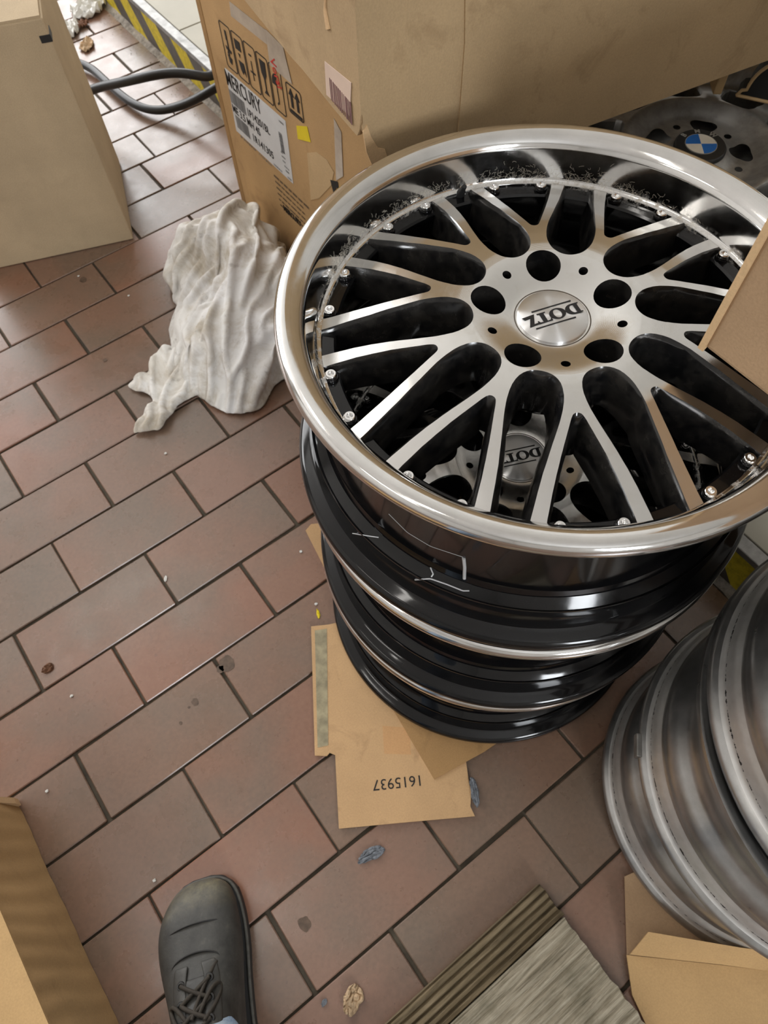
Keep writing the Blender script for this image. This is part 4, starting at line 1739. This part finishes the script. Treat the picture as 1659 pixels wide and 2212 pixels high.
col = n_.ramp(gr, [(0.3, srgb(70, 58, 40)), (0.5, srgb(108, 94, 70)), (0.74, srgb(140, 124, 98))])
n_.set('Base Color', col)
n_.set('Roughness', 0.92)
n_.bump(gr, 0.7, 0.0025)
MT['wood_dark'] = n_.m


def decking(name, x_end, y_far, width, length, h, grooves, depth, mat, label):
    """board along x, near end at x_end, grooved across its width"""
    o_ = empty(name, (x_end - length / 2, y_far - width / 2, .0006))
    prof = []
    gw = width / grooves
    for k in range(grooves):
        y = -width / 2 + k * gw
        prof += [(y + gw * .04, h - depth * .35), (y + gw * .14, h), (y + gw * .55, h), (y + gw * .66, h - depth * .6), (y + gw * .82, h - depth), (y + gw * .94, h - depth * .8)]
    ys = [(-width / 2, 0)] + prof + [(width / 2, h - depth * .5), (width / 2, 0)]
    bm = bmesh.new()
    nx = 44
    rows = []
    for i in range(nx + 1):
        x = -length / 2 + length * i / nx
        rw = []
        for y, z in ys:
            dz = .0026 * mnoise.noise(Vector((x * 22, y * 60, h * 40))) if z > 0 else 0
            dx = .004 * mnoise.noise(Vector((y * 70, 3.1, z * 40))) if i in (0, nx) else 0
            rw.append(bm.verts.new((x + dx, y, max(0, z + dz))))
        rows.append(rw)
    for i in range(nx):
        for j in range(len(ys) - 1):
            bm.faces.new((rows[i][j], rows[i + 1][j], rows[i + 1][j + 1], rows[i][j + 1]))
        bm.faces.new((rows[i][-1], rows[i + 1][-1], rows[i + 1][0], rows[i][0]))
    bm.faces.new(rows[0][::-1])
    bm.faces.new(rows[-1])
    bm_obj('plank', bm, mat, o_)
    tag(o_, label, 'plank', 'weathered decking')
    return o_


decking('decking_board', .442, -1.029, .047, .36, .022, 5, .0045, MT['wood_dark'], 'narrow dark grooved decking batten along the edge of the paler board')
db = decking('decking_board', .4405, -1.077, .150, .36, .031, 11, .0022, MT['wood'], 'wide pale weathered decking board at the bottom edge')

# ================================================================== PERSON: BOOT AND TROUSER LEG
n_ = N('scuffed_black_leather')
sc = n_.noise(40, 6, 0.7)
col = n_.ramp(sc, [(0.3, srgb(44, 43, 41)), (0.6, srgb(66, 65, 61)), (0.78, srgb(96, 94, 84))])
spz = n_.node('ShaderNodeSeparateXYZ')
n_.link(n_.tc.outputs['Object'], spz.inputs[0])
toe = n_.math('MULTIPLY', n_.math('SUBTRACT', spz.outputs['X'], .255), 26.0, True)
col = n_.mix(n_.math('MULTIPLY', toe, n_.ramp(n_.noise(60, 5, .7), [(0.35, 0.1), (0.7, .9)])), col, srgb(122, 114, 88))
n_.set('Base Color', col)
n_.set('Roughness', 0.58)
n_.bump(n_.math('ADD', n_.noise(260, 4), n_.math('MULTIPLY', n_.noise(30, 3), .8)), 0.25, 0.0012)
MT['leather'] = n_.m
MT['sole'] = simple('boot_sole', (0.020, 0.019, 0.018), 0.7)
MT['lace'] = simple('lace_cord', srgb(52, 46, 38), 0.8, var=0.3, scale=200)
n_ = N('denim')
wv = n_.noise(600, 2)
n_.set('Base Color', n_.mix(n_.ramp(n_.noise(30, 5, .7), [(0.35, 0.0), (0.7, .8)]), n_.ramp(wv, [(0.3, srgb(78, 100, 128)), (0.7, srgb(122, 148, 178))]), srgb(176, 186, 190)))
n_.set('Roughness', 0.9)
n_.bump(wv, .3, .0008)
MT['denim'] = n_.m

toe_p = at(424, 1902, .028)
back_p = at(452, 2190, .06)
ad = math.radians(69.5)
BX, BY = toe_p[0] - .300 * math.cos(ad), toe_p[1] - .300 * math.sin(ad)
per = empty('person', (BX, BY, 0), (0, 0, ad))
tag(per, 'foot of a person in a black laced work boot and faded jeans', 'person')
# boot: stations along x from heel (0) to toe (.300): centre y, half width, sole z, top z
ST = [(.000, 0.0, .012, .020, .085), (.006, 0.0, .026, .018, .115), (.03, 0.0, .036, .018, .150), (.065, 0.0, .039, .018, .160), (.10, .0, .040, .018, .158), (.125, .001, .042, .018, .134),
      (.150, .002, .045, .018, .112), (.175, .003, .0485, .018, .097), (.200, .003, .0525, .018, .086), (.225, .003, .0545, .018, .077), (.245, .002, .0535, .018, .0715),
      (.262, .000, .0500, .018, .0660), (.277, -.003, .0440, .018, .0590), (.288, -.005, .0350, .019, .0500), (.295, -.006, .0230, .020, .0410), (.2985, -.0065, .0090, .022, .034)]
bm = bmesh.new()
rows = []
NS = 28
for x, cy, hw, z0, z1 in ST:
    rw = []
    for i in range(NS):
        a = 2 * PI * i / NS
        ca, sa = math.cos(a), math.sin(a)
        yy = math.copysign(abs(ca) ** .72, ca)
        zz_ = math.copysign(abs(sa) ** .80, sa)
        zm = z0 + (z1 - z0) * .36
        z = zm + (z1 - zm) * zz_ if sa >= 0 else zm + (zm - z0) * zz_
        # narrower towards the instep above mid height
        k = 1.0
        if sa > 0:
            k = 1 - .22 * sa * min(1, max(0, (z1 - .075) / .05))
        rw.append(bm.verts.new((x, cy + hw * yy * k, z)))
    rows.append(rw)
for i in range(len(rows) - 1):
    for j in range(NS):
        bm.faces.new((rows[i][j], rows[i][(j + 1) % NS], rows[i + 1][(j + 1) % NS], rows[i + 1][j]))
bm.faces.new(rows[0])
bm.faces.new(rows[-1][::-1])
bt = bm_obj('boot', bm, MT['leather'], per, True)
md = bt.modifiers.new('sub', 'SUBSURF')
md.levels = 1
md.render_levels = 2
# sole: slightly wider slab
so = []
for s in (1, -1):
    rng_ = ST if s == 1 else ST[::-1]
    for x, cy, hw, z0, z1 in rng_:
        so.append((x + (.003 if x > .29 else 0), cy + s * (hw + .0035)))
sole = prism('sole', so, .0006, .021, MT['sole'], bt)
md = sole.modifiers.new('bev', 'BEVEL')
md.width = .003
md.segments = 2


def top_z(x, y):
    zs = np.interp(x, [s[0] for s in ST], [s[4] for s in ST])
    hw = np.interp(x, [s[0] for s in ST], [s[2] for s in ST])
    cy = np.interp(x, [s[0] for s in ST], [s[1] for s in ST])
    zb = .018 + (zs - .018) * .36
    t = min(1.0, abs(y - cy) / (hw * .86))
    return float(zb + (zs - zb) * (1 - t ** 2.6) ** (1 / 2.2))


# tongue, eyestays, eyelets and laces
def strip(name, pts, mat, th, parent, w=None):
    bm = bmesh.new()
    up, lo = [], []
    for row_ in pts:
        up.append([bm.verts.new((x, y, top_z(x, y) + th)) for x, y in row_])
    for i in range(len(up) - 1):
        for j in range(len(up[0]) - 1):
            bm.faces.new((up[i][j], up[i + 1][j], up[i + 1][j + 1], up[i][j + 1]))
    o = bm_obj(name, bm, mat, parent, True)
    m_ = o.modifiers.new('solid', 'SOLIDIFY')
    m_.thickness = .0035
    m_.offset = 0
    m_ = o.modifiers.new('sub', 'SUBSURF')
    m_.levels = 1
    m_.render_levels = 1
    return o


for s in (1, -1):
    strip('eyestay', [[(x, .003 + s * (.011 + .003 * j + (.0 if x < .19 else (x - .19) * -.25))) for j in range(7)] for x in np.linspace(.105, .205, 12)], MT['leather'], .0016, bt)
strip('tongue', [[(x, .003 + y) for y in np.linspace(-.013, .013, 7)] for x in np.linspace(.105, .190, 10)], MT['leather'], .0005, bt)
strip('vamp_seam', [[(.203 + .010 * math.cos(a) * 1.3 + d, .003 + .030 * math.sin(a)) for d in (-.0012, .0012)] for a in np.linspace(-1.5, 1.5, 16)], MT['sole'], .0014, bt)
eye0 = None
MT['steel_dark'] = simple('gunmetal', (0.06, 0.06, 0.06), 0.35, 0.8)
# welt along the sole edge
wl = []
for s in (1, -1):
    rng_ = ST[1:] if s == 1 else ST[:0:-1]
    for x, cy, hw, z0, z1 in rng_:
        wl.append((x, cy + s * (hw + .0022), .0225))
tube('welt', wl, .0022, simple('dusty_welt', srgb(84, 82, 76), 0.7, var=.3, scale=120), bt, cyclic=True, res=3)
strip('toe_seam', [[(.232 + .016 * math.cos(a) + d, .001 + .047 * math.sin(a)) for d in (-.001, .001)] for a in np.linspace(-1.25, 1.25, 18)], MT['sole'], .0010, bt)
strip('side_panel_seam', [[(.150 + .055 * t, .003 + (.036 + .008 * t) + d) for d in (-.001, .001)] for t in np.linspace(0, 1, 8)], MT['sole'], .0012, bt)
strip('side_panel_seam', [[(.150 + .055 * t, .003 - (.036 + .008 * t) + d) for d in (-.001, .001)] for t in np.linspace(0, 1, 8)], MT['sole'], .0012, bt)
lx = (.186, .166, .146, .128, .112)
for x in lx:
    for s in (1, -1):
        y = .003 + s * .0175
        if eye0 is None:
            e = lathe('eyelet', [(.0020, .0005), (.0030, .0022), (.0048, .0018), (.0054, 0.0)], MT['steel_dark'], bt, 16)
            eye0 = e
        else:
            e = link(bpy.data.objects.new('eyelet', eye0.data), bt)
        e.location = (x, y, top_z(x, y) + .0030)
for i in range(len(lx) - 1):
    for s in (1, -1):
        a = (lx[i], .003 + s * .0175)
        b = (lx[i + 1], .003 - s * .0175)
        pts_ = []
        for k in range(7):
            t = k / 6
            x, y = a[0] + (b[0] - a[0]) * t, a[1] + (b[1] - a[1]) * t
            pts_.append((x, y, top_z(x, y) + .0055 + .003 * math.sin(PI * t) * (1.2 if s > 0 else .7)))
        tube('lace', pts_, .0025, MT['lace'], bt, res=3)
for pts_ in ([(.150, -.004, .006), (.168, -.014, .012), (.180, -.024, .009), (.176, -.031, .004), (.160, -.026, .006), (.146, -.012, .010)],
             [(.150, .010, .006), (.165, .020, .012), (.172, .032, .008), (.160, .034, .003), (.148, .022, .008)],
             [(.150, .003, .008), (.172, -.006, .010), (.190, -.018, .005), (.200, -.026, .0025)]):
    tube('lace', [(x, .003 + y, top_z(x, y) + dz) for x, y, dz in pts_], .0024, MT['lace'], bt, res=4)
# trouser leg
bm = bmesh.new()
rows = []
for k, (z, cx, rx, ry) in enumerate(((.104, .092, .060, .050), (.108, .092, .0635, .053), (.118, .088, .0640, .0535), (.150, .074, .062, .053), (.22, .050, .062, .055), (.30, .030, .066, .060), (.40, .012, .072, .066), (.50, .0, .078, .072))):
    rw = []
    for i in range(40):
        a = 2 * PI * i / 40
        f = 1 + .035 * mnoise.noise(Vector((math.cos(a) * 2.2, math.sin(a) * 2.2, z * 16)))
        rw.append(bm.verts.new((cx + rx * math.cos(a) * f - (.012 if z < .13 and math.cos(a) > .5 else 0) * 0, ry * math.sin(a) * f, z + .020 * math.cos(a) * max(0, 1 - (z - .1) * 6) * -1)))
    rows.append(rw)
for i in range(len(rows) - 1):
    for j in range(40):
        bm.faces.new((rows[i][j], rows[i][(j + 1) % 40], rows[i + 1][(j + 1) % 40], rows[i + 1][j]))
bm.faces.new(rows[-1])
tr = bm_obj('trouser_leg', bm, MT['denim'], per, True)
m_ = tr.modifiers.new('solid', 'SOLIDIFY')
m_.thickness = .003
m_ = tr.modifiers.new('sub', 'SUBSURF')
m_.levels = 1
m_.render_levels = 1

# ================================================================== SMALL THINGS
# framed black panel standing on the platform, far right
MT['cream'] = simple('cream_piping', srgb(190, 160, 116), 0.5)
MT['black_cloth'] = simple('black_cloth', (0.010, 0.011, 0.011), 0.8)
PZ = STEP_H + 2 * BH + .0015          # stands on the silver wheel, under the big carton
pa = at(1590, 208, PZ)
pb_ = at(1659, 223, PZ)
pl = empty('framed_panel', (pa[0], pa[1], PZ), (0, 0, math.atan2(pb_[1] - pa[1], pb_[0] - pa[0])))
tag(pl, 'black panel with cream piping standing on the silver wheel, at the upper right edge', 'panel')
out = [(0, .002), (.17, .002), (.17, .058)] + arc(.040, .046, .050, .012, PI / 2, PI, 10) + [(.004, .010)]
mv = frame_mtx((0, 0, 0), (1, 0, 0), (0, 0, 1))
prism('panel_board', out, -.03, 0, MT['black_cloth'], pl, mv)
tube('piping', [mv @ Vector((p[0], p[1], .001)) for p in out] + [mv @ Vector((0, .002, .001))], .0024, MT['cream'], pl, order_smooth=False)
pk = at(1545, 192, PZ)
ck = bm_obj('cream_bracket', box_bm(-.006, .006, -.014, .014, 0, .05, .002, 2), MT['cream'])
ck.location = (pk[0], pk[1], PZ)
ck.rotation_euler = (0, 0, math.radians(-40))
tag(ck, 'small cream bracket beside the black piped panel', 'bracket')


# small scraps on the floor: crumpled bits shaped from noise
def crumple(name, px, py, sx, sy, h, mat, label, cat, seed, rot=0.0, z0=.0008, n=16):
    c = at(px, py, 0)
    bm = bmesh.new()
    rr_ = random.Random(seed)
    g = []
    for i in range(n + 1):
        for j in range(n + 1):
            u, v = i / n * 2 - 1, j / n * 2 - 1
            k = 1 + .28 * mnoise.noise(Vector((math.atan2(v, u) * 1.3, seed * 3.1, 0)))
            zz = abs(mnoise.noise(Vector((u * 2.1 + seed, v * 2.1, seed)))) * h + abs(mnoise.noise(Vector((u * 5 + seed, v * 5, 2)))) * h * .5
            g.append(bm.verts.new((u * sx * k * math.sqrt(1 - v * v / 2), v * sy * k * math.sqrt(1 - u * u / 2), z0 + zz)))
    for i in range(n):
        for j in range(n):
            a = i * (n + 1) + j
            bm.faces.new((g[a], g[a + n + 1], g[a + n + 2], g[a + 1]))
    o_ = bm_obj(name, bm, mat, None, True, 35)
    m_ = o_.modifiers.new('solid', 'SOLIDIFY')
    m_.thickness = .0007
    m_.offset = 1
    o_.location = (c[0], c[1], 0)
    o_.rotation_euler = (0, 0, rot)
    tag(o_, label, cat)
    return o_


MT['tan_scrap'] = simple('tan_scrap', srgb(186, 160, 128), 0.8, var=0.3, scale=90)
MT['blue_lint'] = simple('blue_grey_lint', srgb(112, 116, 122), 0.95, var=0.4, scale=200)
MT['white_scrap'] = simple('white_plastic', srgb(214, 212, 206), 0.5, var=0.08)
MT['brown_scrap'] = simple('brown_scrap', srgb(120, 84, 62), 0.8)
crumple('paper_scrap', 762, 2158, .017, .012, .012, MT['tan_scrap'], 'crumpled tan paper scrap near the bottom edge', 'scrap', 1, .6)
crumple('lint_tuft', 803, 1844, .020, .008, .006, MT['blue_lint'], 'blue grey lint tuft on the tile below the printed sheet', 'lint', 2, -.2)
crumple('lint_tuft', 1024, 1712, .006, .020, .006, MT['blue_lint'], 'blue lint tuft caught on the right edge of the printed cardboard sheet', 'lint', 3, -.5, .0055)
crumple('wood_chip', 687, 1326, .008, .0028, .004, MT['yellow'], 'tiny yellow wood chip left of the wheel stack', 'chip', 4, 1.1, n=6)
crumple('blue_flake', 700, 2166, .005, .003, .002, MT['blue_lint'], 'tiny blue flake beside the tan paper scrap', 'flake', 5, .3, n=6)
crumple('bark_crumb', 103, 1444, .010, .007, .008, MT['brown_scrap'], 'brown crumb lying on an orange tile at the left edge', 'crumb', 6, .2, n=8)
crumple('paper_flake', 358, 1251, .006, .0025, .002, MT['white_scrap'], 'white paper flake on the joint in the middle of the floor', 'flake', 7, 1.0, n=6)
for i, (px, py, lb_) in enumerate(((358, 980, 'white speck just below the rag tail'), (650, 1192, 'white speck beside the torn cardboard strip'), (683, 1305, 'white speck above the yellow wood chip'),
                                   (155, 1504, 'white speck on the grey tile right of the brown crumb'), (102, 1709, 'white speck above the low kraft carton corner'), (170, 597, 'white speck below the tan carton'),
                                   (278, 639, 'white speck between the tan carton and the rag'), (334, 1902, 'white speck on the joint left of the boot toe'))):
    o_ = crumple('speck', px, py, .0026, .0022, .002, MT['white_scrap'], lb_ + ' on the tiles', 'speck', 30 + i, n=5)
    o_['group'] = 'white specks on the floor'
# heap of packing scraps at the far end of the step
crumple('foam_scrap', 192, 22, .060, .045, .035, MT['white_scrap'], 'crumpled white foam scrap at the top beside the striped step', 'scrap', 40, .4)
crumple('foam_scrap', 150, 66, .045, .030, .028, MT['white_scrap'], 'smaller white foam scrap in front of the crumpled one, top left', 'scrap', 41, 1.2)
crumple('brown_block', 178, 56, .020, .016, .016, MT['brown_scrap'], 'little brown scrap below the white foam scraps', 'scrap', 42, .2)
crumple('paper_scrap', 188, 100, .030, .020, .014, MT['tan_scrap'], 'tan shavings on the tiles beside the black hose', 'scrap', 43, .8)
MT['crumb'] = simple('mortar_crumb', srgb(168, 158, 142), 0.9)
bm = bmesh.new()
rk = random.Random(9)
for k in range(160):
    y = rk.uniform(.35, 1.5)
    x = STEP_X - .02 - abs(rk.gauss(0, .025))
    s_ = rk.uniform(.0012, .004)
    c = Vector((x, y, s_ * .6))
    vv = [bm.verts.new(c + Vector((rk.uniform(-1, 1), rk.uniform(-1, 1), rk.uniform(-.5, 1))) * s_) for _ in range(4)]
    for f in ((0, 1, 2), (0, 2, 3), (0, 3, 1), (1, 3, 2)):
        bm.faces.new([vv[q] for q in f])
o_ = bm_obj('mortar_crumbs', bm, MT['crumb'])
tag(o_, 'loose mortar crumbs and dust along the foot of the striped step', 'crumbs', None, 'stuff')
